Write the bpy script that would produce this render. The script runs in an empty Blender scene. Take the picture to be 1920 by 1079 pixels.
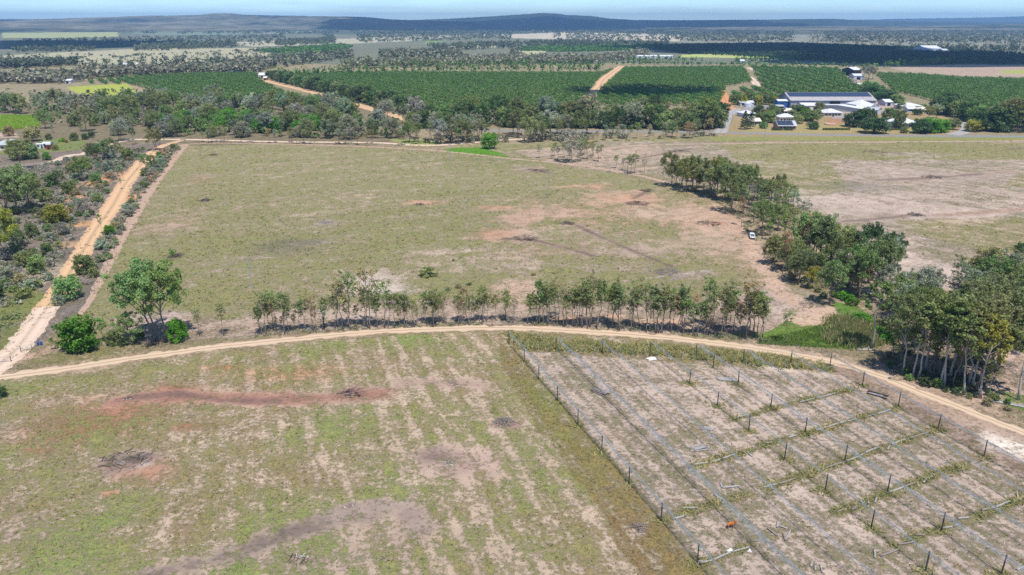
import bpy, bmesh, math, random
import numpy as np
from mathutils import Vector, Matrix

# ------------------------------------------------------------------ camera, sky, sun, exposure
scene = bpy.context.scene
C = scene.collection
F = 1400.0; CAM_H = 72.0; HY = 38.0
TH = math.atan((539.5 - HY) / F); CT, ST = math.cos(TH), math.sin(TH)
cam_d = bpy.data.cameras.new('camera'); cam = bpy.data.objects.new('camera', cam_d); C.objects.link(cam)
cam_d.sensor_width = 36; cam_d.lens = 36 * F / 1920
cam_d.clip_start = 0.5; cam_d.clip_end = 120000
cam.location = (0, 0, CAM_H); cam.rotation_euler = (math.pi / 2 - TH, 0, 0)
scene.camera = cam
SUN_EL = math.radians(67); SX, SY = 0.335, -0.942            # horizontal direction towards the sun
world = bpy.data.worlds.new('World'); scene.world = world; world.use_nodes = True
wn, wl = world.node_tree.nodes, world.node_tree.links
wn.clear()
sky = wn.new('ShaderNodeTexSky'); sky.sky_type = 'NISHITA'; sky.sun_disc = False
sky.sun_elevation = SUN_EL; sky.sun_rotation = math.atan2(SX, SY); sky.altitude = 2200
sky.air_density = 1.0; sky.dust_density = 0.0; sky.ozone_density = 3.0
bg = wn.new('ShaderNodeBackground'); bg.inputs['Strength'].default_value = 0.112
tc = wn.new('ShaderNodeTexCoord'); mp = wn.new('ShaderNodeMapping'); mp.inputs['Scale'].default_value = (5, 5, 60)
nz = wn.new('ShaderNodeTexNoise'); nz.inputs['Scale'].default_value = 1.6; nz.inputs['Detail'].default_value = 6; nz.inputs['Roughness'].default_value = .6
rp = wn.new('ShaderNodeValToRGB'); rp.color_ramp.elements[0].position = .42; rp.color_ramp.elements[1].position = .74
mx = wn.new('ShaderNodeMix'); mx.data_type = 'RGBA'; mx.inputs['B'].default_value = (4.6, 5.4, 6.4, 1)
mul = wn.new('ShaderNodeMath'); mul.operation = 'MULTIPLY'; mul.inputs[1].default_value = .40
wo = wn.new('ShaderNodeOutputWorld')
wl.new(tc.outputs['Generated'], mp.inputs['Vector']); wl.new(mp.outputs['Vector'], nz.inputs['Vector'])
wl.new(nz.outputs['Fac'], rp.inputs['Fac']); wl.new(rp.outputs['Color'], mul.inputs[0]); wl.new(mul.outputs[0], mx.inputs['Factor'])
wl.new(sky.outputs['Color'], mx.inputs['A']); tn = wn.new('ShaderNodeMix'); tn.data_type = 'RGBA'; tn.blend_type = 'MULTIPLY'; tn.inputs['Factor'].default_value = 1; tn.inputs['B'].default_value = (.66, .83, 1.0, 1); wl.new(mx.outputs['Result'], tn.inputs['A']); wl.new(tn.outputs['Result'], bg.inputs['Color']); wl.new(bg.outputs['Background'], wo.inputs['Surface'])
sun_d = bpy.data.lights.new('sun', 'SUN'); sun_d.energy = 3.6; sun_d.angle = math.radians(.53); sun_d.color = (1, .955, .89)
sun = bpy.data.objects.new('sun', sun_d); C.objects.link(sun); sun.location = (0, 0, 300)
SUNV = Vector((SX * math.cos(SUN_EL), SY * math.cos(SUN_EL), math.sin(SUN_EL)))
sun.rotation_euler = SUNV.to_track_quat('Z', 'Y').to_euler()
scene.view_settings.view_transform = 'Standard'; scene.view_settings.look = 'None'
scene.view_settings.exposure = 0.72; scene.view_settings.gamma = 1
scene.cycles.max_bounces = 6; scene.cycles.volume_bounces = 0; scene.cycles.transparent_max_bounces = 16
scene.cycles.use_denoising = False
scene.cycles.diffuse_bounces = 3; scene.cycles.caustics_reflective = False; scene.cycles.caustics_refractive = False

# ------------------------------------------------------------------ helpers
rng = np.random.default_rng(7); random.seed(7)

def P(px, py, z=0.0):                                        # a point of the ground from a place in the photograph
    v = (py - 539.5) / F; u = (px - 960) / F
    t = (CAM_H - z) / (ST + v * CT)
    return (u * t, (CT - v * ST) * t)

def HT(px, yb, yt):                                          # height of something standing at row yb and reaching row yt
    x, y = P(px, yb); v = (yt - 539.5) / F
    return CAM_H - (ST + v * CT) * y / (CT - v * ST)

def PXM(px, py):                                             # pixels per metre there
    x, y = P(px, py); return F / (y * CT + CAM_H * ST)

def to_px(X, Y, Z=0):
    d = Y * CT + (CAM_H - Z) * ST
    return 960 + F * X / d, 539.5 + F * ((CAM_H - Z) * CT - Y * ST) / d

_tab = np.random.default_rng(99).random((256, 256))
def vn(x, y, s=0):
    x = np.asarray(x, float) + s * 17.31; y = np.asarray(y, float) + s * 7.77
    xi = np.floor(x).astype(int); yi = np.floor(y).astype(int); fx = x - xi; fy = y - yi
    fx = fx * fx * (3 - 2 * fx); fy = fy * fy * (3 - 2 * fy)
    a = _tab[xi & 255, yi & 255]; b = _tab[(xi + 1) & 255, yi & 255]; c = _tab[xi & 255, (yi + 1) & 255]; d = _tab[(xi + 1) & 255, (yi + 1) & 255]
    return (a * (1 - fx) + b * fx) * (1 - fy) + (c * (1 - fx) + d * fx) * fy
def fbm(x, y, s=0, o=4):
    r = 0; a = .5; t = 0
    for i in range(o):
        r = r + a * vn(x * 2 ** i, y * 2 ** i, s + i); t += a; a *= .55
    return r / t

def inpoly(X, Y, poly):
    poly = np.asarray(poly); n = len(poly); r = np.zeros(X.shape, bool)
    bb = (X >= poly[:, 0].min()) & (X <= poly[:, 0].max()) & (Y >= poly[:, 1].min()) & (Y <= poly[:, 1].max())
    if not bb.any(): return r
    x = X[bb]; y = Y[bb]; q = np.zeros(x.shape, bool); j = n - 1
    for i in range(n):
        xi, yi = poly[i]; xj, yj = poly[j]
        if yi != yj:
            q ^= ((yi > y) != (yj > y)) & (x < (xj - xi) * (y - yi) / (yj - yi) + xi)
        j = i
    r[bb] = q; return r
def WP(pts): return [P(*p) for p in pts]
def segdist(X, Y, pts):
    d = np.full(X.shape, 1e9)
    for (x0, y0), (x1, y1) in zip(pts, pts[1:]):
        dx, dy = x1 - x0, y1 - y0; L = dx * dx + dy * dy + 1e-9
        t = np.clip(((X - x0) * dx + (Y - y0) * dy) / L, 0, 1)
        d = np.minimum(d, np.hypot(X - x0 - t * dx, Y - y0 - t * dy))
    return d

def mesh_np(name, V, Fq, col=None, attr='tone', smooth=False):
    me = bpy.data.meshes.new(name); V = np.asarray(V, np.float32); Fq = np.asarray(Fq, np.int32); k = Fq.shape[1]
    me.vertices.add(len(V)); me.vertices.foreach_set('co', V.ravel())
    me.loops.add(Fq.size); me.loops.foreach_set('vertex_index', Fq.ravel())
    me.polygons.add(len(Fq)); me.polygons.foreach_set('loop_start', np.arange(0, Fq.size, k, dtype=np.int32))
    if smooth: me.polygons.foreach_set('use_smooth', np.ones(len(Fq), bool))
    if col is not None:
        col = np.asarray(col, np.float32)
        if col.ndim == 1: a = me.attributes.new(attr, 'FLOAT', 'POINT'); a.data.foreach_set('value', col)
        else:
            a = me.attributes.new(attr, 'FLOAT_COLOR', 'POINT'); c4 = np.ones((len(V), 4), np.float32); c4[:, :3] = col; a.data.foreach_set('color', c4.ravel())
    me.update(); me.validate(); return me

def link(name, me, mats, parent=None, loc=None):
    o = bpy.data.objects.new(name, me); C.objects.link(o)
    if me is not None:
        for m in (mats if isinstance(mats, (list, tuple)) else [mats]): me.materials.append(m)
    if parent: o.parent = parent
    if loc is not None: o.location = loc
    return o
def tag(o, label=None, cat=None, group=None, kind=None):
    if label: o['label'] = label
    if cat: o['category'] = cat
    if group: o['group'] = group
    if kind: o['kind'] = kind
    return o
def empty(name, loc, rz=0):
    o = bpy.data.objects.new(name, None); C.objects.link(o); o.location = loc; o.rotation_euler = (0, 0, rz); o.empty_display_size = .5; return o

class MB:                                                    # boxes, tubes and prisms gathered into one mesh
    def __init__(s): s.v = []; s.f = []
    def box(s, c, d, rz=0.0):
        n = len(s.v); ca, sa = math.cos(rz), math.sin(rz)
        for z in (-.5, .5):
            for x, y in ((-.5, -.5), (.5, -.5), (.5, .5), (-.5, .5)):
                X, Y = x * d[0], y * d[1]; s.v.append((c[0] + X * ca - Y * sa, c[1] + X * sa + Y * ca, c[2] + z * d[2]))
        s.f += [(n, n+3, n+2, n+1), (n+4, n+5, n+6, n+7)] + [(n+i, n+(i+1) % 4, n+4+(i+1) % 4, n+4+i) for i in range(4)]
    def tube(s, pts, rad, k=6, cap=True):
        pts = [Vector(p) for p in pts]
        if not isinstance(rad, (list, tuple)): rad = [rad] * len(pts)
        base = len(s.v)
        for i, p in enumerate(pts):
            t = (pts[min(i + 1, len(pts) - 1)] - pts[max(i - 1, 0)]).normalized()
            a = t.cross(Vector((0, 1, 0) if abs(t.y) < .9 else (1, 0, 0))).normalized(); b = t.cross(a)
            for j in range(k):
                w = 2 * math.pi * j / k; q = p + (a * math.cos(w) + b * math.sin(w)) * rad[i]; s.v.append(tuple(q))
        for i in range(len(pts) - 1):
            for j in range(k):
                A = base + i * k + j; B = base + i * k + (j + 1) % k; s.f.append((A, B, B + k, A + k))
        if cap:
            s.f.append(tuple(base + j for j in range(k))); s.f.append(tuple(base + (len(pts) - 1) * k + j for j in reversed(range(k))))
    def face(s, pts):
        n = len(s.v); s.v += [tuple(p) for p in pts]; s.f.append(tuple(range(n, n + len(pts))))
    def prism(s, prof, y0, y1):                              # profile in (x, z) extruded along y
        n = len(s.v); k = len(prof)
        s.v += [(x, y0, z) for x, z in prof] + [(x, y1, z) for x, z in prof]
        s.f += [tuple(range(n, n + k)), tuple(reversed(range(n + k, n + 2 * k)))] + [(n + i, n + k + i, n + k + (i + 1) % k, n + (i + 1) % k) for i in range(k)]
    def mesh(s, name, smooth=False):
        me = bpy.data.meshes.new(name); me.from_pydata(s.v, [], s.f)
        bm = bmesh.new(); bm.from_mesh(me); bmesh.ops.recalc_face_normals(bm, faces=bm.faces); bm.to_mesh(me); bm.free()
        if smooth:
            for p in me.polygons: p.use_smooth = True
        return me
    def build(s, name, m, parent=None, loc=None, smooth=False): return link(name, s.mesh(name, smooth), m, parent, loc)

# ------------------------------------------------------------------ materials
def newmat(name):
    m = bpy.data.materials.new(name); m.use_nodes = True; n, l = m.node_tree.nodes, m.node_tree.links; n.clear()
    out = n.new('ShaderNodeOutputMaterial'); p = n.new('ShaderNodeBsdfPrincipled'); l.new(p.outputs[0], out.inputs[0]); return m, n, l, p, out
def N(n, t, **kw):
    x = n.new(t)
    for k, v in kw.items():
        if k in x.inputs: x.inputs[k].default_value = v
        else: setattr(x, k, v)
    return x
def noise_node(n, l, vec, scale, detail=4, rough=.6):
    t = N(n, 'ShaderNodeTexNoise', Scale=scale, Detail=detail, Roughness=rough); l.new(vec, t.inputs['Vector']); return t.outputs['Fac']
def math_node(n, l, op, a, b=None, clamp=False):
    t = n.new('ShaderNodeMath'); t.operation = op; t.use_clamp = clamp
    for i, q in enumerate((a, b)):
        if q is None: continue
        if isinstance(q, (int, float)): t.inputs[i].default_value = q
        else: l.new(q, t.inputs[i])
    return t.outputs[0]
def mixc(n, l, fac, a, b, blend='MIX'):
    t = n.new('ShaderNodeMix'); t.data_type = 'RGBA'; t.blend_type = blend
    for s, q in (('Factor', fac), ('A', a), ('B', b)):
        i = [k for k in t.inputs if k.name == s and (k.type == 'RGBA' if s != 'Factor' else k.type == 'VALUE')][0]
        if isinstance(q, (int, float)): i.default_value = q
        elif isinstance(q, tuple): i.default_value = q if len(q) == 4 else (*q, 1)
        else: l.new(q, i)
    return [k for k in t.outputs if k.type == 'RGBA'][0]

def mat(name, col, rough=.8, var=.25, scale=1.5, metal=0, spec=.2, col2=None):
    m, n, l, p, o = newmat(name); g = n.new('ShaderNodeTexCoord'); f = noise_node(n, l, g.outputs['Object'], scale, 5, .65)
    c2 = col2 or tuple(c * (1 - var) for c in col)
    r = N(n, 'ShaderNodeMapRange'); r.inputs[1].default_value = .35; r.inputs[2].default_value = .65; l.new(f, r.inputs[0])
    l.new(mixc(n, l, r.outputs[0], c2, col), p.inputs['Base Color'])
    p.inputs['Roughness'].default_value = rough; p.inputs['Metallic'].default_value = metal; p.inputs['Specular IOR Level'].default_value = spec
    return m

def foliage_mat(name, use_attr_color=False, translucent=.3):
    m, n, l, p, o = newmat(name)
    info = n.new('ShaderNodeObjectInfo'); a = n.new('ShaderNodeAttribute'); a.attribute_name = 'tone'
    if use_attr_color: c = a.outputs['Color']
    else:
        hs = n.new('ShaderNodeHueSaturation'); l.new(info.outputs['Color'], hs.inputs['Color'])
        mr = N(n, 'ShaderNodeMapRange'); mr.inputs[3].default_value = .8; mr.inputs[4].default_value = 1.2; l.new(info.outputs['Random'], mr.inputs[0])
        l.new(math_node(n, l, 'MULTIPLY', mr.outputs[0], a.outputs['Fac']), hs.inputs['Value']); c = hs.outputs['Color']
    l.new(c, p.inputs['Base Color']); p.inputs['Roughness'].default_value = .65; p.inputs['Specular IOR Level'].default_value = .12
    t = n.new('ShaderNodeBsdfTranslucent'); l.new(mixc(n, l, 1.0, c, (1.1, 1.25, .6), 'MULTIPLY'), t.inputs['Color'])
    mxs = n.new('ShaderNodeMixShader'); mxs.inputs[0].default_value = translucent
    l.new(p.outputs[0], mxs.inputs[1]); l.new(t.outputs[0], mxs.inputs[2]); l.new(mxs.outputs[0], o.inputs[0]); return m
def bark_mat():
    m, n, l, p, o = newmat('bark'); info = n.new('ShaderNodeObjectInfo'); g = n.new('ShaderNodeTexCoord')
    f = noise_node(n, l, g.outputs['Object'], 2.5, 5, .7)
    l.new(mixc(n, l, f, mixc(n, l, 1.0, info.outputs['Color'], (.45, .42, .4), 'MULTIPLY'), info.outputs['Color']), p.inputs['Base Color']); p.inputs['Roughness'].default_value = .9; p.inputs['Specular IOR Level'].default_value = .1
    return m
M_LEAF = foliage_mat('leaves', False, .38); M_LEAFC = foliage_mat('far_leaves', True, .2); M_TUFT = foliage_mat('grass_blades', True, .35); M_BARK = bark_mat()

def ground_mat():
    m, n, l, p, o = newmat('paddock_ground'); g = n.new('ShaderNodeTexCoord'); vec = g.outputs['Object']
    a1 = n.new('ShaderNodeAttribute'); a1.attribute_name = 'soil'; a2 = n.new('ShaderNodeAttribute'); a2.attribute_name = 'grass'; a3 = n.new('ShaderNodeAttribute'); a3.attribute_name = 'cov'
    fine = noise_node(n, l, vec, 1.1, 6, .78); mid = noise_node(n, l, vec, .22, 5, .62); big = noise_node(n, l, vec, .03, 4, .55)
    s = math_node(n, l, 'ADD', math_node(n, l, 'MULTIPLY', math_node(n, l, 'SUBTRACT', fine, .5), 4.2), math_node(n, l, 'MULTIPLY', math_node(n, l, 'SUBTRACT', mid, .5), 2.4))
    s = math_node(n, l, 'ADD', s, a3.outputs['Fac'])
    msk = math_node(n, l, 'ADD', math_node(n, l, 'MULTIPLY', math_node(n, l, 'SUBTRACT', s, .5), 1.5), .5, True)
    dry = noise_node(n, l, vec, .5, 4, .7)
    gr = mixc(n, l, math_node(n, l, 'MULTIPLY', math_node(n, l, 'SUBTRACT', dry, .42), 3.0, True), a2.outputs['Color'], mixc(n, l, 1.0, a2.outputs['Color'], (1.55, 1.32, 1.3), 'MULTIPLY'))
    tuft = noise_node(n, l, vec, 1.7, 5, .7)
    gr = mixc(n, l, math_node(n, l, 'MULTIPLY', math_node(n, l, 'SUBTRACT', tuft, .53), 8.0, True), gr, mixc(n, l, 1.0, gr, (.48, .58, .40), 'MULTIPLY'))
    so = mixc(n, l, big, mixc(n, l, 1.0, a1.outputs['Color'], (.82, .8, .78), 'MULTIPLY'), mixc(n, l, 1.0, a1.outputs['Color'], (1.16, 1.15, 1.13), 'MULTIPLY'))
    so = mixc(n, l, math_node(n, l, 'MULTIPLY', math_node(n, l, 'SUBTRACT', fine, .55), 4.0, True), so, mixc(n, l, 1.0, so, (.62, .58, .55), 'MULTIPLY'))
    l.new(mixc(n, l, msk, so, gr), p.inputs['Base Color'])
    p.inputs['Roughness'].default_value = .95; p.inputs['Specular IOR Level'].default_value = .05
    b = n.new('ShaderNodeBump'); b.inputs['Strength'].default_value = .8; b.inputs['Distance'].default_value = .4
    l.new(math_node(n, l, 'ADD', fine, math_node(n, l, 'MULTIPLY', msk, .35)), b.inputs['Height']); l.new(b.outputs[0], p.inputs['Normal'])
    return m
def road_mat(name, col, col2, rut=.5):
    m, n, l, p, o = newmat(name); g = n.new('ShaderNodeTexCoord'); vec = g.outputs['Object']
    a = n.new('ShaderNodeAttribute'); a.attribute_name = 'cross'
    f = noise_node(n, l, vec, .9, 6, .7); f2 = noise_node(n, l, vec, .12, 3, .6)
    w = math_node(n, l, 'ABSOLUTE', math_node(n, l, 'SUBTRACT', a.outputs['Fac'], .45))
    w = math_node(n, l, 'SUBTRACT', 1.0, math_node(n, l, 'MULTIPLY', w, 3.0), True)
    c = mixc(n, l, math_node(n, l, 'ADD', math_node(n, l, 'MULTIPLY', f, .6), math_node(n, l, 'MULTIPLY', f2, .5)), col2, col)
    cen = math_node(n, l, 'SUBTRACT', 1.0, math_node(n, l, 'MULTIPLY', a.outputs['Fac'], 5.0), True)
    c = mixc(n, l, math_node(n, l, 'MULTIPLY', math_node(n, l, 'MULTIPLY', cen, math_node(n, l, 'MULTIPLY', f2, 1.6)), rut, True), c, (.25, .2, .12))
    c = mixc(n, l, math_node(n, l, 'MULTIPLY', w, rut), c, mixc(n, l, 1.0, col, (1.12, 1.1, 1.06), 'MULTIPLY'))
    l.new(c, p.inputs['Base Color']); p.inputs['Roughness'].default_value = .95; p.inputs['Specular IOR Level'].default_value = .05
    b = n.new('ShaderNodeBump'); b.inputs['Strength'].default_value = .4; b.inputs['Distance'].default_value = .2; l.new(f, b.inputs['Height']); l.new(b.outputs[0], p.inputs['Normal'])
    return m
M_TIMBER = mat('weathered_timber', (.36, .34, .32), .85, .35, 3)
M_DARKPOST = mat('treated_post', (.075, .085, .075), .8, .4, 3)
M_TEALPOST = mat('painted_teal_post', (.22, .33, .29), .7, .3, 3)
M_CHAR = mat('charred_wood', (.075, .06, .055), .95, .5, 2)
M_GREYWOOD = mat('dead_grey_wood', (.30, .25, .22), .9, .45, 2)
M_WHITE = mat('white_steel', (.58, .59, .61), .5, .1, .4)
M_CREAM = mat('cream_wall', (.62, .56, .48), .8, .12, .5)
M_POLE = mat('pale_pole', (.36, .39, .36), .8, .25, 2)
M_SHEDWALL = mat('shed_wall', (.30, .32, .37), .7, .15, .4)
M_SHEDROOF = mat('shed_roof', (.36, .335, .335), .5, .12, .3)
M_GREYROOF = mat('grey_iron_roof', (.42, .43, .45), .5, .2, .3)
M_PALEWALL = mat('pale_blue_wall', (.48, .51, .58), .7, .12, .4)
M_PINKBRICK = mat('pink_brick', (.42, .26, .2), .85, .25, 3)
M_DARK = mat('dark_opening', (.02, .022, .028), .6, .3, 1)
M_SOLAR = mat('solar_panels', (.035, .05, .09), .25, .3, 1, spec=.5)
M_BLUE = mat('blue_paint', (.04, .12, .33), .5, .2, 1)
M_GLASS = mat('window_glass', (.03, .035, .04), .15, .2, 1, spec=.5)
M_GALV = mat('galvanised_steel', (.45, .47, .48), .4, .2, 2, metal=.4)
M_RED = mat('red_paint', (.32, .05, .035), .6, .3, 1)
M_CABLE = mat('steel_cable', (.22, .23, .24), .5, .2, 2)
M_TYRE = mat('black_rubber', (.02, .02, .02), .8, .2, 3)
M_CONC = mat('pale_sheeting', (.75, .74, .70), .7, .15, 1)

def net_mat(name, dens, col=(.50, .54, .58)):
    m, n, l, p, o = newmat(name); g = n.new('ShaderNodeTexCoord')
    f = noise_node(n, l, g.outputs['Object'], 1.1, 4, .7); f3 = noise_node(n, l, g.outputs['Object'], 7, 3, .7)
    r = math_node(n, l, 'ADD', math_node(n, l, 'MULTIPLY', math_node(n, l, 'SUBTRACT', math_node(n, l, 'ADD', math_node(n, l, 'MULTIPLY', f, .7), math_node(n, l, 'MULTIPLY', f3, .5)), .6), 1.6), dens, True)
    l.new(mixc(n, l, f, (col[0] * .75, col[1] * .8, col[2] * .85), col), p.inputs['Base Color']); p.inputs['Roughness'].default_value = .6
    t = n.new('ShaderNodeBsdfTransparent'); mxs = n.new('ShaderNodeMixShader'); l.new(r, mxs.inputs[0]); l.new(t.outputs[0], mxs.inputs[1]); l.new(p.outputs[0], mxs.inputs[2]); l.new(mxs.outputs[0], o.inputs[0]); return m
M_NET = net_mat('bundled_net', .10, (.36, .40, .43)); M_CORE = net_mat('rolled_net', .62, (.33, .36, .39)); M_VEIL = net_mat('loose_net', .24, (.42, .45, .48))

# ------------------------------------------------------------------ what grows where on the ground
PINK = (.40, .30, .235); TAN = (.36, .28, .19); RED = (.35, .18, .12); ORANGE = (.46, .26, .13); SCAR = (.15, .105, .09); ASH = (.5, .48, .46)
DRY = (.20, .172, .095); GREEN = (.135, .14, .065); OLIVE = (.18, .148, .068); LUSH = (.06, .15, .02); LIME = (.22, .29, .03)
UO = np.array(P(983, 680)); UD = np.array([.33500652, -.94221581]); VD = np.array([.94221581, .33500652])
def UV(u, v): return UO + UD * u + VD * v

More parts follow.
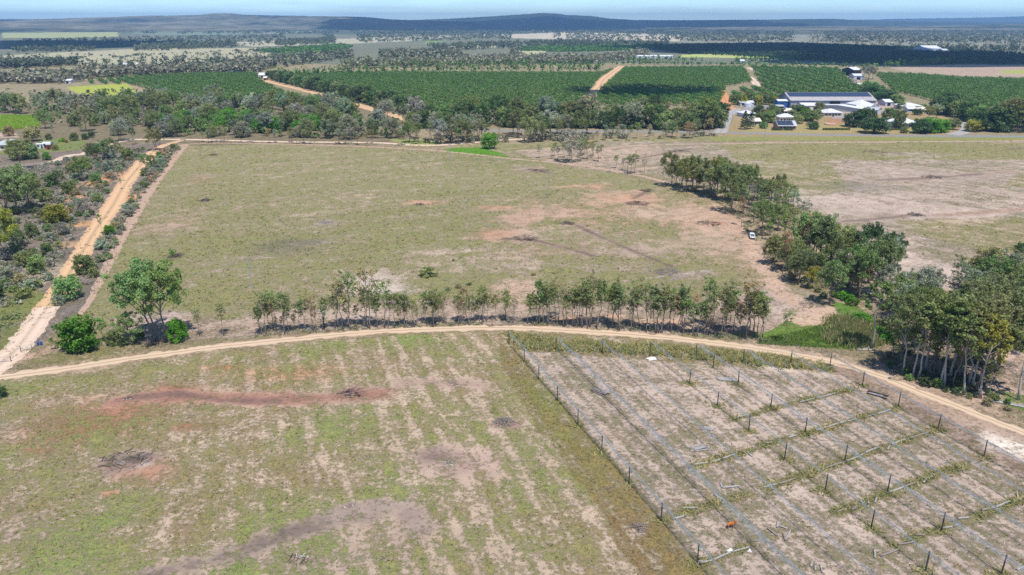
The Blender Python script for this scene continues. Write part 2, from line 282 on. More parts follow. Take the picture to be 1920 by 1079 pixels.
FIELDS = [  # (polygon in the photograph, soil, grass, cover, ragged edge in metres)
 # far plain
 ([(-900, 200), (-900, 120), (2800, 120), (2800, 200)], TAN, (.14, .14, .065), .55, 25),
 ([(-900, 120), (-900, 64), (2800, 64), (2800, 120)], (.23, .22, .17), (.095, .115, .07), .62, 60),
 ([(-900, 64), (-900, 38.4), (2800, 38.4), (2800, 64)], (.15, .15, .12), (.06, .08, .05), .8, 300),
 ([(0, 62), (215, 60), (216, 69), (120, 72), (0, 71)], (.36, .36, .2), (.27, .31, .14), .7, 40),
 ([(215, 62), (420, 58), (640, 56), (560, 62), (330, 67)], (.25, .28, .2), (.12, .17, .11), .7, 40),
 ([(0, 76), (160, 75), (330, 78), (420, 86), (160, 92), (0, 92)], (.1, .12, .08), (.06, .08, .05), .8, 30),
 ([(0, 104), (250, 92), (500, 90), (500, 106), (360, 118), (200, 122), (0, 124)], (.42, .38, .27), (.25, .25, .14), .5, 25),
 ([(420, 80), (640, 73), (780, 68), (900, 66), (760, 78), (560, 86), (470, 88)], (.42, .38, .30), (.25, .26, .15), .5, 40),
 ([(470, 96), (640, 83), (660, 88), (640, 98), (540, 104)], (.06, .11, .04), (.045, .1, .03), .85, 15),
 ([(900, 66), (1100, 60), (1280, 66), (1290, 78), (1100, 76), (960, 72)], (.48, .42, .34), (.3, .29, .19), .4, 40),
 ([(800, 78), (840, 77), (800, 84)], (.2, .28, .08), (.15, .26, .06), .8, 15),
 ([(840, 86), (930, 85), (930, 89), (850, 92)], (.46, .43, .31), (.35, .35, .2), .4, 15),
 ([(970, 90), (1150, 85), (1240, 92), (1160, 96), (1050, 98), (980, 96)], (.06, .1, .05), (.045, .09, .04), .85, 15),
 ([(970, 96), (1030, 95), (1020, 106), (980, 108)], (.4, .38, .26), (.3, .31, .16), .5, 15),
 ([(640, 113), (790, 112), (780, 118), (650, 120)], (.46, .40, .32), (.35, .32, .22), .35, 12),
 ([(1280, 68), (1920, 60), (1920, 92), (1400, 80), (1290, 80)], (.36, .33, .28), (.12, .14, .09), .6, 60),
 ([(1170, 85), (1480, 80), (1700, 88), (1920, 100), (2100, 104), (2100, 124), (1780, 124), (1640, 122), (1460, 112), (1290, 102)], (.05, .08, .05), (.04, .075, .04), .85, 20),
 ([(1280, 103), (1340, 101), (1460, 107), (1440, 109), (1280, 108)], (.4, .42, .16), (.32, .36, .12), .7, 8),
 ([(1660, 126), (1800, 121), (2000, 122), (2000, 147), (1820, 144), (1720, 138)], (.38, .29, .22), (.26, .2, .14), .35, 8),
 ([(1870, 133), (1960, 130), (1960, 140), (1880, 138)], (.33, .33, .1), (.27, .3, .08), .7, 6),
 ([(1830, 100), (1960, 98), (1960, 105), (1840, 104)], (.36, .37, .24), (.3, .33, .16), .6, 12),
 # left middle distance
 ([(-200, 158), (110, 157), (150, 165), (330, 190), (300, 196), (-200, 196)], (.33, .27, .19), (.2, .17, .09), .55, 8),
 ([(122, 164), (230, 157), (245, 160), (290, 178), (265, 184), (185, 183), (150, 180)], (.36, .36, .08), (.28, .33, .06), .7, 6),
 ([(235, 158), (245, 157), (330, 187), (320, 196), (290, 194)], TAN, (.25, .2, .1), .4, 4),
 ([(-200, 196), (700, 196), (780, 225), (760, 272), (-200, 275)], (.24, .19, .14), (.14, .125, .06), .55, 6),
 ([(-60, 217), (66, 218), (70, 238), (-60, 247)], (.28, .36, .05), (.24, .36, .03), .8, 3),
 ([(-60, 249), (30, 250), (34, 258), (-60, 262)], PINK, DRY, .2, 2),
 ([(75, 262), (160, 263), (155, 290), (60, 292), (40, 290)], (.25, .25, .12), (.15, .18, .06), .8, 2),
 ([(-40, 284), (20, 285), (10, 330), (-40, 330)], (.25, .25, .12), (.15, .18, .06), .8, 2),
 # scrub on the left
 ([(-200, 300), (110, 285), (285, 268), (345, 268), (335, 285), (262, 385), (165, 565), (120, 600), (60, 650), (-200, 700)], (.235, .185, .155), (.135, .125, .085), .38, 3),
 ([(-150, 540), (60, 530), (85, 560), (40, 620), (-5, 670), (-150, 700)], (.3, .24, .17), (.15, .17, .055), .72, 3),
 ([(50, 680), (130, 600), (160, 580), (210, 600), (260, 650), (180, 690)], TAN, (.18, .17, .07), .6, 3),
 # village ground, road verge
 ([(1360, 205), (1640, 196), (1790, 215), (1810, 258), (1360, 262)], (.36, .25, .17), (.25, .205, .09), .62, 3),
 ([(1395, 236), (1600, 232), (1720, 240), (1750, 250), (1395, 250)], (.36, .28, .16), (.27, .23, .095), .72, 2),
 ([(1400, 198), (1480, 196), (1480, 206), (1390, 208)], (.28, .27, .27), (.25, .24, .22), .3, 1),
 ([(1565, 213), (1620, 212), (1628, 226), (1590, 228), (1560, 222)], (.3, .28, .26), (.25, .24, .22), .2, 1),
 ([(1480, 203), (1680, 196), (1690, 214), (1480, 218)], (.36, .28, .22), (.3, .26, .2), .2, 1.5),
 ([(1555, 222), (1610, 224), (1610, 231), (1550, 232)], (.38, .2, .12), DRY, .25, 1),
 ([(1320, 256), (2100, 258), (2100, 266), (1330, 264)], TAN, (.19, .205, .06), .85, 1.5),
 ([(840, 272), (1000, 266), (1330, 255), (1330, 264), (1060, 278), (900, 288)], TAN, (.16, .17, .06), .6, 2),
 ([(835, 279), (900, 277), (940, 287), (960, 297), (900, 294), (850, 290)], (.1, .2, .03), (.085, .21, .02), .95, 1.5),
 ([(730, 262), (800, 262), (840, 272), (760, 274)], TAN, (.2, .27, .05), .75, 1.5),
 # right paddock
 ([(1090, 272), (1140, 266), (2200, 266), (2200, 600), (1920, 600), (1650, 570), (1540, 470), (1470, 380), (1240, 330), (1120, 300)], (.37, .29, .23), (.18, .168, .088), .50, 4),
 ([(1340, 268), (2000, 268), (2000, 300), (1560, 300), (1500, 335), (1420, 320)], TAN, (.19, .185, .075), .68, 5),
 ([(1400, 320), (1560, 310), (1600, 360), (1500, 370)], TAN, (.17, .175, .07), .74, 5),
 ([(1680, 420), (1800, 405), (1980, 410), (1980, 480), (1840, 470), (1720, 440)], TAN, (.185, .18, .075), .6, 5),
 ([(1900, 330), (2000, 326), (2000, 350), (1880, 352)], TAN, (.17, .18, .07), .7, 3),
 ([(960, 282), (1120, 272), (1240, 315), (1190, 330), (1000, 300)], PINK, (.18, .16, .08), .35, 2),
 # middle paddock
 ([(165, 570), (262, 385), (340, 275), (500, 270), (700, 277), (840, 286), (1000, 303), (1190, 333), (1330, 378), (1405, 450), (1470, 530), (1590, 598), (1480, 640), (1200, 628), (950, 608), (600, 622), (200, 655), (120, 640)], (.36, .28, .20), (.195, .19, .082), .70, 3),
 ([(200, 600), (420, 600), (560, 580), (700, 560), (1000, 570), (1300, 560), (1470, 560), (1480, 620), (1200, 625), (950, 606), (600, 620), (250, 650)], (.385, .29, .225), (.2, .165, .1), .35, 3),
 # near fields
 ([(-500, 715), (0, 712), (250, 682), (540, 645), (760, 628), (960, 622), (985, 640), (1330, 1100), (1500, 1300), (-900, 1300)], (.41, .315, .23), (.205, .20, .08), .64, 2),
 ([(935, 625), (985, 660), (1310, 1062), (1420, 1200), (1270, 1200), (1130, 960), (1000, 800), (940, 690)], (.33, .27, .18), (.19, .155, .063), .86, 1.5),
 ([(950, 622), (1200, 634), (1560, 678), (1600, 700), (1500, 700), (1200, 668), (990, 665)], (.36, .29, .23), (.2, .165, .06), .6, 1),
 ([(1560, 680), (1960, 830), (1960, 1000), (1860, 880), (1700, 780), (1580, 712)], (.37, .275, .215), (.24, .19, .11), .34, 1.5),
 ([(1600, 640), (1760, 690), (1960, 770), (1960, 640), (1900, 560), (1700, 560)], (.34, .25, .2), (.16, .14, .08), .4, 2),
 ([(1480, 600), (1640, 600), (1660, 640), (1600, 655), (1440, 645), (1420, 630)], (.2, .22, .08), (.12, .19, .035), .85, 1),
 ([(1560, 565), (1610, 575), (1640, 600), (1610, 612), (1570, 590)], (.2, .22, .08), (.09, .18, .03), .85, 1),
 ([(1850, 725), (1930, 745), (1930, 775), (1870, 755)], (.2, .22, .08), (.1, .17, .03), .8, 1),
 ([(1500, 580), (1560, 575), (1590, 608), (1500, 612), (1470, 600)], (.43, .31, .22), DRY, .15, 1),
]
SPOTS = [  # soft patches: (x, y, rx, ry in the photograph, soil or None, grass or None, change of cover)
 (250, 865, 75, 26, (.2, .15, .135), None, -.75), (242, 862, 46, 15, (.09, .075, .07), None, -.9), (272, 872, 16, 9, (.5, .48, .46), None, -.9), (228, 868, 10, 4, (.45, .43, .42), None, -.8), (215, 875, 45, 14, (.23, .16, .13), None, -.4), (285, 885, 60, 30, (.38, .22, .15), None, -.45),
 (660, 740, 55, 20, (.3, .2, .16), None, -.5), (840, 720, 110, 14, (.34, .24, .19), None, -.5), (860, 870, 85, 34, (.38, .27, .22), None, -.6), (820, 855, 40, 14, (.25, .18, .15), None, -.3),
 (945, 795, 34, 12, (.24, .16, .13), None, -.5), (700, 1000, 130, 60, (.36, .27, .205), None, -.42), (560, 1050, 140, 34, (.31, .235, .185), None, -.42), (1200, 1000, 24, 12, (.4, .3, .24), None, -.5),
 (240, 770, 90, 22, RED, None, -.12), (330, 730, 60, 12, RED, None, -.1), (160, 800, 120, 40, RED, None, -.05), (520, 700, 140, 20, (.4, .24, .14), None, -.16), (430, 690, 60, 8, (.4, .2, .11), None, -.2), (70, 845, 40, 8, RED, None, -.2), (350, 800, 50, 12, RED, None, -.15), (205, 925, 22, 8, (.42, .22, .12), None, -.4), (40, 1000, 60, 30, PINK, None, -.2),
 (330, 482, 22, 9, SCAR, None, -.55), (385, 377, 16, 5, SCAR, None, -.6), (612, 418, 22, 5, (.3, .25, .22), None, -.5), (400, 292, 16, 3, SCAR, None, -.5), (380, 335, 40, 10, (.38, .24, .17), None, -.3), (520, 465, 90, 20, None, (.15, .145, .08), .0), (570, 455, 60, 6, (.25, .21, .17), (.15, .14, .08), -.2),
 (700, 530, 80, 24, (.43, .35, .29), None, -0.87), (745, 545, 60, 12, (.45, .38, .32), None, -.5), (840, 470, 110, 12, (.4, .31, .24), None, -0.51), (800, 380, 60, 5, (.43, .25, .16), None, -.45), (920, 390, 50, 5, (.42, .24, .15), None, -.4), (640, 335, 60, 8, None, None, -.1),
 (930, 440, 70, 16, (.4, .23, .15), None, -0.72), (970, 412, 60, 12, (.4, .27, .2), None, -0.58), (1050, 400, 60, 16, (.4, .28, .22), None, -0.58), (1180, 372, 90, 18, (.42, .25, .165), None, -0.72), (1100, 350, 80, 8, (.42, .26, .17), None, -0.51), (1320, 410, 110, 40, (.42, .27, .19), None, -0.61), (1370, 470, 70, 60, (.4, .28, .21), None, -.35), (1130, 500, 140, 12, (.36, .28, .22), None, -0.43), (960, 545, 70, 30, (.43, .30, .22), None, -0.72), (1250, 515, 80, 12, (.33, .25, .21), None, -.4), (1440, 560, 110, 30, (.38, .3, .25), None, -0.58), (1180, 550, 110, 9, (.38, .3, .23), None, -.35), (1000, 318, 60, 8, (.34, .25, .2), None, -.35),
 (300, 590, 90, 16, (.39, .3, .26), None, -.35), (560, 540, 120, 12, None, None, -.15), (890, 300, 160, 12, None, (.15, .165, .06), .1),
 (1400, 305, 70, 10, (.44, .34, .28), None, -.4), (1190, 285, 80, 14, (.42, .3, .23), None, -.3), (1290, 300, 60, 8, PINK, None, -.3), (1760, 330, 150, 12, (.36, .28, .23), None, -.3), (1700, 290, 90, 6, (.38, .3, .25), None, -.3), (1640, 380, 90, 16, (.44, .34, .28), None, -.35), (1600, 350, 80, 12, (.25, .21, .18), None, -.2), (1790, 400, 140, 14, (.42, .33, .27), None, -.3), (1900, 380, 80, 8, (.42, .33, .26), None, -.3), (1640, 480, 110, 40, (.46, .36, .30), None, -.5), (1800, 520, 110, 34, (.47, .37, .31), None, -.5),
 (1895, 835, 50, 28, (.72, .62, .52), None, -1.6), (1900, 838, 40, 20, (.75, .66, .56), None, -1.2), (1840, 740, 90, 40, (.42, .3, .23), None, -.4), (1690, 690, 70, 14, (.25, .2, .17), None, -.3), (1880, 660, 60, 40, (.42, .3, .23), None, -.4),
 (60, 520, 60, 24, (.36, .29, .21), None, -.2), (175, 345, 30, 8, ORANGE, None, -.7), (215, 330, 18, 8, ORANGE, None, -.7), (195, 335, 40, 10, ORANGE, None, -.35), (140, 370, 34, 8, ORANGE, None, -.5), (100, 395, 30, 8, (.44, .28, .18), None, -.5), (160, 420, 34, 6, ORANGE, None, -.6), (125, 460, 26, 7, (.42, .27, .16), None, -.5), (240, 372, 26, 16, ORANGE, None, -.6), (205, 428, 16, 8, ORANGE, None, -.6), (130, 545, 20, 8, (.36, .25, .17), None, -.5),
 (1120, 640, 60, 8, (.52, .4, .32), None, -.6), (1150, 655, 40, 8, (.5, .38, .3), None, -.5), (1080, 600, 40, 8, (.47, .27, .16), None, -.6), (1145, 595, 40, 8, (.48, .28, .17), None, -.6), (1240, 605, 60, 8, (.46, .28, .18), None, -.5),
 (1150, 400, 200, 40, (.40, .26, .18), None, -.22), (1280, 460, 120, 40, (.38, .28, .2), None, -.25), (1050, 470, 160, 30, (.36, .26, .19), None, -.2), (1330, 330, 90, 14, (.4, .27, .19), None, -.3), (690, 755, 60, 14, None, None, -.2), (400, 745, 190, 17, (.36, .19, .135), None, -.55), (560, 752, 120, 12, (.34, .2, .15), None, -.5), (1230, 400, 130, 18, (.38, .28, .2), None, -0.43), (1100, 440, 150, 22, (.36, .27, .2), None, -0.36), (900, 500, 160, 20, (.36, .28, .21), None, -0.36), (600, 590, 240, 14, (.38, .29, .23), None, -0.36), (330, 420, 60, 30, (.36, .26, .19), None, -0.36), (420, 500, 100, 26, (.36, .28, .22), None, -0.29), (470, 330, 120, 14, (.36, .28, .2), None, -.2), (1180, 470, 120, 16, (.34, .26, .2), None, -0.43), (1560, 380, 90, 30, (.4, .32, .26), None, -.35), (1155, 815, 30, 14, PINK, None, -.3),
]
LINES = [  # worn lines and scars: (points in the photograph, half width in metres, soil, change of cover)
 ([(228, 752), (300, 742), (450, 745), (560, 750), (640, 742), (720, 738)], 2.2, (.29, .16, .12), -.9),
 ([(250, 745), (330, 738), (420, 752), (520, 752)], 1.2, (.2, .12, .1), -.9),
 ([(290, 1078), (400, 1048), (520, 1010), (640, 970), (700, 955)], 2.3, (.19, .145, .12), -.9), ([(640, 970), (720, 945), (760, 950), (790, 990)], 2.2, (.3, .23, .19), -.7),
 ([(945, 448), (1000, 450), (1060, 465), (1110, 480)], 1.6, SCAR, -.7), ([(1050, 418), (1080, 422), (1110, 437), (1180, 468), (1260, 500)], 1.5, SCAR, -.6),
 ([(1175, 380), (1210, 386)], 1.6, SCAR, -.9), ([(1190, 372), (1215, 358), (1218, 355)], 1.6, SCAR, -.7), ([(995, 318), (1035, 326)], 2.0, SCAR, -.8),
 ([(1190, 298), (1230, 292), (1270, 284), (1296, 279)], 2.2, SCAR, -.9), ([(1640, 338), (1700, 336), (1760, 333), (1850, 325)], 2.4, (.2, .145, .12), -.8), ([(1580, 416), (1650, 410), (1720, 403)], 1.8, (.2, .15, .125), -.8), ([(1760, 405), (1850, 398), (1930, 392)], 2.6, (.33, .22, .165), -.7), ([(1850, 325), (1930, 320)], 2.2, (.33, .23, .18), -.6),
 ([(1630, 284), (1690, 288)], 2.0, SCAR, -.6), ([(1890, 280), (1930, 278)], 2.5, SCAR, -.6),
 ([(1200, 545), (1240, 530), (1290, 515), (1330, 510)], 1.2, (.28, .22, .19), -.6), ([(1150, 530), (1230, 520), (1340, 505)], .9, (.42, .34, .28), -.4),
 ([(1480, 560), (1440, 520), (1410, 470)], 3.0, (.43, .3, .225), -.5), ([(1410, 470), (1390, 430), (1340, 395)], 3.0, (.43, .29, .21), -.5), ([(1480, 560), (1540, 590)], 3.0, (.43, .3, .225), -.5),
 ([(985, 640), (1080, 650), (1250, 662), (1400, 680), (1560, 705)], 1.3, (.5, .4, .32), -.4),
 ([(0, 708), (120, 692), (250, 672), (400, 652), (540, 637), (700, 623), (850, 616), (960, 615), (1080, 621), (1200, 629), (1320, 641), (1420, 654), (1530, 673)], 3.0, (.37, .27, .19), -.4), ([(1420, 654), (1530, 673), (1640, 702), (1740, 741), (1850, 784), (1960, 828)], 5.0, (.37, .27, .20), -.4), ([(1369, 789), (1466, 762), (1528, 746), (1600, 729)], .7, (.24, .19, .12), .5), ([(1426, 835), (1480, 822), (1590, 791), (1670, 768)], .7, (.24, .19, .12), .45), ([(1280, 877), (1375, 854), (1409, 844)], .6, (.24, .19, .12), .45), ([(1431, 917), (1488, 898), (1617, 853), (1746, 809)], .8, (.24, .19, .12), .55), ([(1564, 964), (1666, 925), (1760, 888), (1812, 872)], .9, (.24, .2, .1), .6), ([(1680, 1026), (1764, 991), (1857, 960), (1920, 935)], .9, (.24, .2, .1), .55), ([(1253, 968), (1307, 955), (1404, 926)], 1.0, (.22, .18, .12), .55), ([(1298, 1062), (1408, 1024)], .9, (.22, .18, .12), .5),
 ([(0, 683), (60, 668), (100, 655), (150, 640)], 1.6, (.42, .28, .2), -.5),
]
def compute(X, Y):
    n = X.size; soil = np.tile(np.array(TAN), (n, 1)); gra = np.tile(np.array(DRY), (n, 1)); cov = np.full(n, .6)
    R = np.hypot(X, Y); sc = np.clip(R / 150, 1, 40)
    w1 = fbm(X / 9 / sc, Y / 9 / sc, 3) - .5; w2 = fbm(X / 9 / sc, Y / 9 / sc, 13) - .5
    pat = fbm(X / 14, Y / 14, 21) - .5; patL = fbm(X / 45, Y / 60, 31) - .5
    for poly, so, gr, cv, rag in FIELDS:
        k = inpoly(X + w1 * rag * 2, Y + w2 * rag * 3, WP(poly))
        soil[k] = so; gra[k] = gr; cov[k] = cv
    du = X - UO[0]; dv = Y - UO[1]; U = du * UD[0] + dv * UD[1]; V = du * VD[0] + dv * VD[1]
    # the near field keeps faint planting lines, the netted block clear ones
    near = inpoly(X, Y, WP([(-500, 715), (0, 712), (250, 682), (540, 645), (760, 628), (960, 622), (985, 640), (1330, 1100), (1500, 1300), (-900, 1300)]))
    st = np.sin(V / 4.7 * 2 * math.pi + w1 * 3); amt = np.clip((V + 85) / 40, 0, 1)
    mid = np.clip(1 - np.abs(V + 25) / 30, 0, 1)
    sv = fbm(V / 1.1, U / 13, 81, 3) - .5; sv2 = fbm(V / 3.2, U / 22, 87, 3) - .5
    cov[near] += (amt * (.15 * st - .12 * mid + .75 * sv + .5 * sv2 + .7 * (fbm(V / .55, U / 3.5, 113, 3) - .5)) + .55 * pat + .3 * patL - .04)[near]
    gra[near] = gra[near] * (1 + .12 * (pat * 4)[near, None] * np.array([-.6, .9, -.6]))
    net = (V > .4) & (V < 63) & (U > -7 + .58 * V) & (U < 130)
    soil[net] = (.40, .315, .255); gra[net] = (.19, .172, .095); s2 = np.sin(V / 2.4 * 2 * math.pi)
    cov[net] = (.40 + .16 * s2 + .5 * sv + .4 * sv2 + .5 * pat + .35 * patL)[net]
    tree_free = ~near & ~net
    cov[tree_free] += (.35 * pat + .3 * patL)[tree_free]
    pad = tree_free & (Y > 170) & (Y < 480)
    streak = fbm((X * .8 + Y * .35) / 26, (Y * .8 - X * .35) / 5, 41) - .5
    cov[pad] += (.75 * streak + .35 * (fbm(X / 4, Y / 7, 91) - .5) + .3 * (fbm(X / 90, Y / 60, 93) - .5))[pad]
    rp = inpoly(X, Y, WP([(1240, 330), (1560, 300), (2000, 300), (2100, 600), (1650, 570), (1470, 400)])); q2 = fbm((X * .75 + Y * .66) / 2.2, (Y * .75 - X * .66) / 30, 97, 3) - .5
    cov[rp] += (1.0 * q2 - .12)[rp]
    for px, py, rx, ry, so, gr, dc in SPOTS:
        x, y = P(px, py); k = PXM(px, py); a = rx / k; b = abs(P(px, py - ry)[1] - P(px, py + ry)[1]) / 2
        bb = (np.abs(X - x) < a * 1.8) & (np.abs(Y - y) < b * 1.8)
        if not bb.any(): continue
        d = np.sqrt(((X[bb] - x) / a) ** 2 + ((Y[bb] - y) / b) ** 2) + (w1[bb] * .9 + (fbm(X[bb] / 2.2, Y[bb] / 2.2, 51) - .5) * .7)
        f = np.clip((1.2 - d) / .95, 0, 1) * np.clip(.55 + 1.2 * fbm(X[bb] / 1.1, Y[bb] / 2.0, 57), 0, 1.05)
        if so: soil[bb] += f[:, None] * (np.array(so) - soil[bb])
        if gr: gra[bb] += f[:, None] * (np.array(gr) - gra[bb])
        cov[bb] += f * dc
    for pts, hw, so, dc in LINES:
        wp = WP(pts); xs = [q[0] for q in wp]; ys = [q[1] for q in wp]
        bb = (X > min(xs) - 9) & (X < max(xs) + 9) & (Y > min(ys) - 12) & (Y < max(ys) + 12)
        if not bb.any(): continue
        d = segdist(X[bb], Y[bb], wp) / hw + w1[bb] * 1.3 + (fbm(X[bb] / 1.5, Y[bb] / 1.5, 61) - .5) * 1.2
        f = np.clip((1.4 - d) / 1.1, 0, 1) * np.clip(.5 + 1.2 * fbm(X[bb] / 1.4, Y[bb] / 1.4, 67), 0, 1); soil[bb] += f[:, None] * (np.array(so) - soil[bb]); cov[bb] += f * dc
    soil *= (.86 + .30 * fbm(X / 1.7, Y / 1.7, 103, 4) + .26 * (fbm(X / 6, Y / 6, 107, 3) - .5))[:, None]
    return soil, gra, np.maximum(cov, .02)

def build_ground():
    rows = [-200, -80, -30, 0, 30, 60, 76]; py = 1090.0
    while py > 39.3:
        rows.append(P(960, py)[1]); py -= 1.5 if py > 320 else (1.0 if py > 200 else (.75 if py > 60 else .4))
    rows = [r for r in rows if r < 15700] + [16200]
    Yr = np.array(rows); rat = np.concatenate([[-6, -3, -1.8, -1.3, -1.05], np.linspace(-.92, .92, 800), [1.05, 1.3, 1.8, 3, 6]])
    Yg, Rg = np.meshgrid(Yr, rat, indexing='ij'); Xg = np.clip(Rg * np.maximum(Yg, 70), -16400, 16400)
    X = Xg.ravel(); Y = Yg.ravel(); nr, nc = len(Yr), len(rat)
    soil, gra, cov = compute(X, Y)
    idx = np.arange(nr * nc).reshape(nr, nc)
    Q = np.stack([idx[:-1, :-1], idx[:-1, 1:], idx[1:, 1:], idx[1:, :-1]], -1).reshape(-1, 4)
    me = mesh_np('ground', np.stack([X, Y, np.zeros_like(X)], 1), Q, soil, 'soil')
    a = me.attributes.new('grass', 'FLOAT_COLOR', 'POINT'); c4 = np.ones((len(X), 4), np.float32); c4[:, :3] = gra; a.data.foreach_set('color', c4.ravel())
    b = me.attributes.new('cov', 'FLOAT', 'POINT'); b.data.foreach_set('value', cov.astype(np.float32))
    tag(link('ground', me, ground_mat()), 'paddock and farmland ground, dry grass over pink soil', kind='structure')
build_ground()

# ------------------------------------------------------------------ tracks and roads
def smooth_line(pts, step):
    pts = [np.array(p, float) for p in pts]; q = [2 * pts[0] - pts[1]] + pts + [2 * pts[-1] - pts[-2]]; out = []
    for i in range(1, len(q) - 2):
        L = np.linalg.norm(q[i + 1] - q[i]); n = max(2, int(L / step))
        for k in range(n):
            t = k / n; a, b, c, d = q[i - 1], q[i], q[i + 1], q[i + 2]
            out.append(.5 * (2 * b + (c - a) * t + (2 * a - 5 * b + 4 * c - d) * t * t + (3 * b - a - 3 * c + d) * t ** 3))
    out.append(pts[-1]); return np.array(out)
def road(name, pts, w, m, z=.004, step=.8, rag=.25, label=None, world=False):
    L = smooth_line(pts if world else WP(pts), step); T = np.gradient(L, axis=0); T /= np.linalg.norm(T, axis=1)[:, None] + 1e-9; Nn = np.stack([-T[:, 1], T[:, 0]], 1)
    s = np.arange(len(L)) * step; ws = np.array([w if not isinstance(w, (list, tuple)) else 0] * len(L), float)
    if isinstance(w, (list, tuple)): ws = np.interp(np.linspace(0, 1, len(L)), np.linspace(0, 1, len(w)), w)
    ks = np.linspace(-1, 1, 9); V = []; cr = []
    jl = (fbm(s / 2.5, s * 0 + 1.5, 5) - .5) * 2 * rag + (vn(s / .9, s * 0 + 4, 6) - .5) * rag; jr = (fbm(s / 2.5, s * 0 + 9.5, 7) - .5) * 2 * rag + (vn(s / .9, s * 0 + 6, 8) - .5) * rag
    for k in ks:
        e = ws / 2 * k * (1 + (jl if k < 0 else jr) * abs(k) ** 3)
        V.append(np.concatenate([L + Nn * e[:, None], np.full((len(L), 1), z)], 1)); cr.append(np.full(len(L), abs(k)))
    V = np.stack(V, 1).reshape(-1, 3); cr = np.stack(cr, 1).ravel(); idx = np.arange(len(V)).reshape(len(L), 9)
    Q = np.stack([idx[:-1, :-1], idx[:-1, 1:], idx[1:, 1:], idx[1:, :-1]], -1).reshape(-1, 4)
    o = link(name, mesh_np(name, V, Q, cr, 'cross'), m); return tag(o, label, kind='structure')
M_TRACK = road_mat('track_dirt', (.50, .375, .265), (.36, .265, .18), .9)
M_ORANGE = road_mat('orange_dirt', (.52, .345, .205), (.41, .25, .14), .7)
M_PALE = road_mat('pale_dirt', (.55, .43, .335), (.46, .33, .24), .5)
M_PINKD = road_mat('pink_dirt', (.40, .275, .205), (.31, .22, .16), .2)
M_REDD = road_mat('red_dirt', (.50, .25, .12), (.40, .18, .085), .4)
M_ASPH = road_mat('asphalt', (.22, .22, .22), (.18, .18, .18), .1)
M_GRAV = road_mat('gravel', (.33, .31, .30), (.25, .23, .22), .4)
road('dirt_track', [(-60, 718), (0, 708), (120, 692), (250, 672), (400, 652), (540, 637), (700, 623), (850, 616), (960, 615), (1080, 621), (1200, 629), (1320, 641), (1420, 654), (1530, 673), (1640, 702), (1740, 741), (1850, 784), (1960, 828), (2100, 890)], [3.4, 3.4, 3.2, 3, 3.2, 3.4, 3.4, 3.2, 2.8, 2.6, 2.4], M_TRACK, .008, .5, .6, 'two-rut dirt track curving across between the paddocks')
road('dirt_road', [(-90, 760), (-30, 705), (4, 680), (35, 650), (90, 575)], [7, 6.5, 6.2], M_PALE, .012, .8, .25, 'pale end of the dirt road by the gate')
road('dirt_road', [(70, 602), (90, 575), (130, 513), (165, 455), (187, 420), (210, 388), (235, 345), (262, 312), (280, 292), (300, 276), (345, 262)], [6, 6, 6.5, 8, 7, 9, 6, 4], M_ORANGE, .006, .8, .3, 'orange dirt road running up beside the scrub')
road('firebreak_strip', [(345, 272), (315, 310), (290, 343), (262, 387), (237, 430), (212, 478), (188, 525), (168, 565), (150, 590)], [5, 5.5, 5, 4.5, 4, 3, 1.5], M_PINKD, .004, .8, .4, 'bare pink strip graded along the paddock edge')
road('farm_track', [(335, 275), (350, 271), (420, 269), (560, 271), (700, 276), (840, 285), (960, 298), (1080, 309), (1190, 328), (1260, 345)], 3, M_PINKD, .008, 1.2, .3, 'thin bare track along the top of the paddock')
road('farm_track', [(1130, 300), (1120, 288), (1140, 279), (1230, 272), (1500, 268), (1960, 264)], 3.5, M_PINKD, .005, 1.5, .3, 'bare edge of the far paddock under the road verge')
road('farm_track', [(230, 262), (350, 262), (520, 266), (700, 268), (800, 273), (880, 268), (960, 262), (1100, 256)], 5, M_PALE, .006, 1.5, .35, 'pale farm track among the trees by the highway')
road('farm_track', [(-30, 318), (40, 318), (100, 303), (130, 292), (160, 288), (210, 270), (250, 262)], [4, 4, 5, 6, 3, 3], M_PALE, .006, 1.2, .35, 'pale driveway to the homestead')
road('highway', [(2100, 259), (1920, 256.5), (1600, 254), (1400, 250), (1250, 247), (1000, 246), (760, 240), (690, 230), (560, 226), (400, 225)], 8, M_ASPH, .010, 3, .03, 'grey bitumen highway passing the farm village')
road('farm_track', [(490, 148), (530, 159), (580, 171), (640, 189), (700, 206), (740, 217), (772, 228)], [16, 14, 13, 11, 9], M_ORANGE, .02, 3, .25, 'orange farm road down between two orchards')
road('farm_track', [(1166, 124), (1145, 139), (1130, 152), (1124, 163), (1104, 182), (1090, 197), (1078, 212)], [12, 14, 13, 12, 10], M_ORANGE, .02, 3, .25, 'orange farm road splitting the middle orchards')
road('farm_track', [(1352, 169), (1358, 182), (1366, 201), (1384, 206)], [9, 10, 9], M_REDD, .02, 2, .2, 'red soil road beside the village orchard')
road('farm_driveway', [(1384, 204), (1366, 216), (1358, 232), (1350, 250)], [7, 8, 9], M_GRAV, .03, 2, .2, 'grey gravel driveway from the highway')
road('farm_driveway', [(1785, 253), (1812, 246), (1808, 236), (1800, 228)], [10, 8, 6], M_GRAV, .03, 2, .1, 'sealed driveway under the big trees')
road('farm_track', [(1396, 139), (1410, 149), (1424, 165)], 9, M_PALE, .02, 3, .2, 'short pale bare strip in the orchard')
road('farm_track', [(1403, 127), (1418, 134), (1424, 141)], 8, M_PALE, .022, 3, .2, 'pale turning place at the orchard top')
road('farm_track', [(1580, 143), (1592, 156), (1614, 170), (1636, 188), (1652, 200)], [16, 14, 10, 8], M_PINKD, .02, 3, .25, 'pink dirt track up to the hilltop sheds')
water_m, n_, l_, p_, o_ = newmat('pond_water'); p_.inputs['Base Color'].default_value = (.05, .09, .13, 1); p_.inputs['Roughness'].default_value = .08
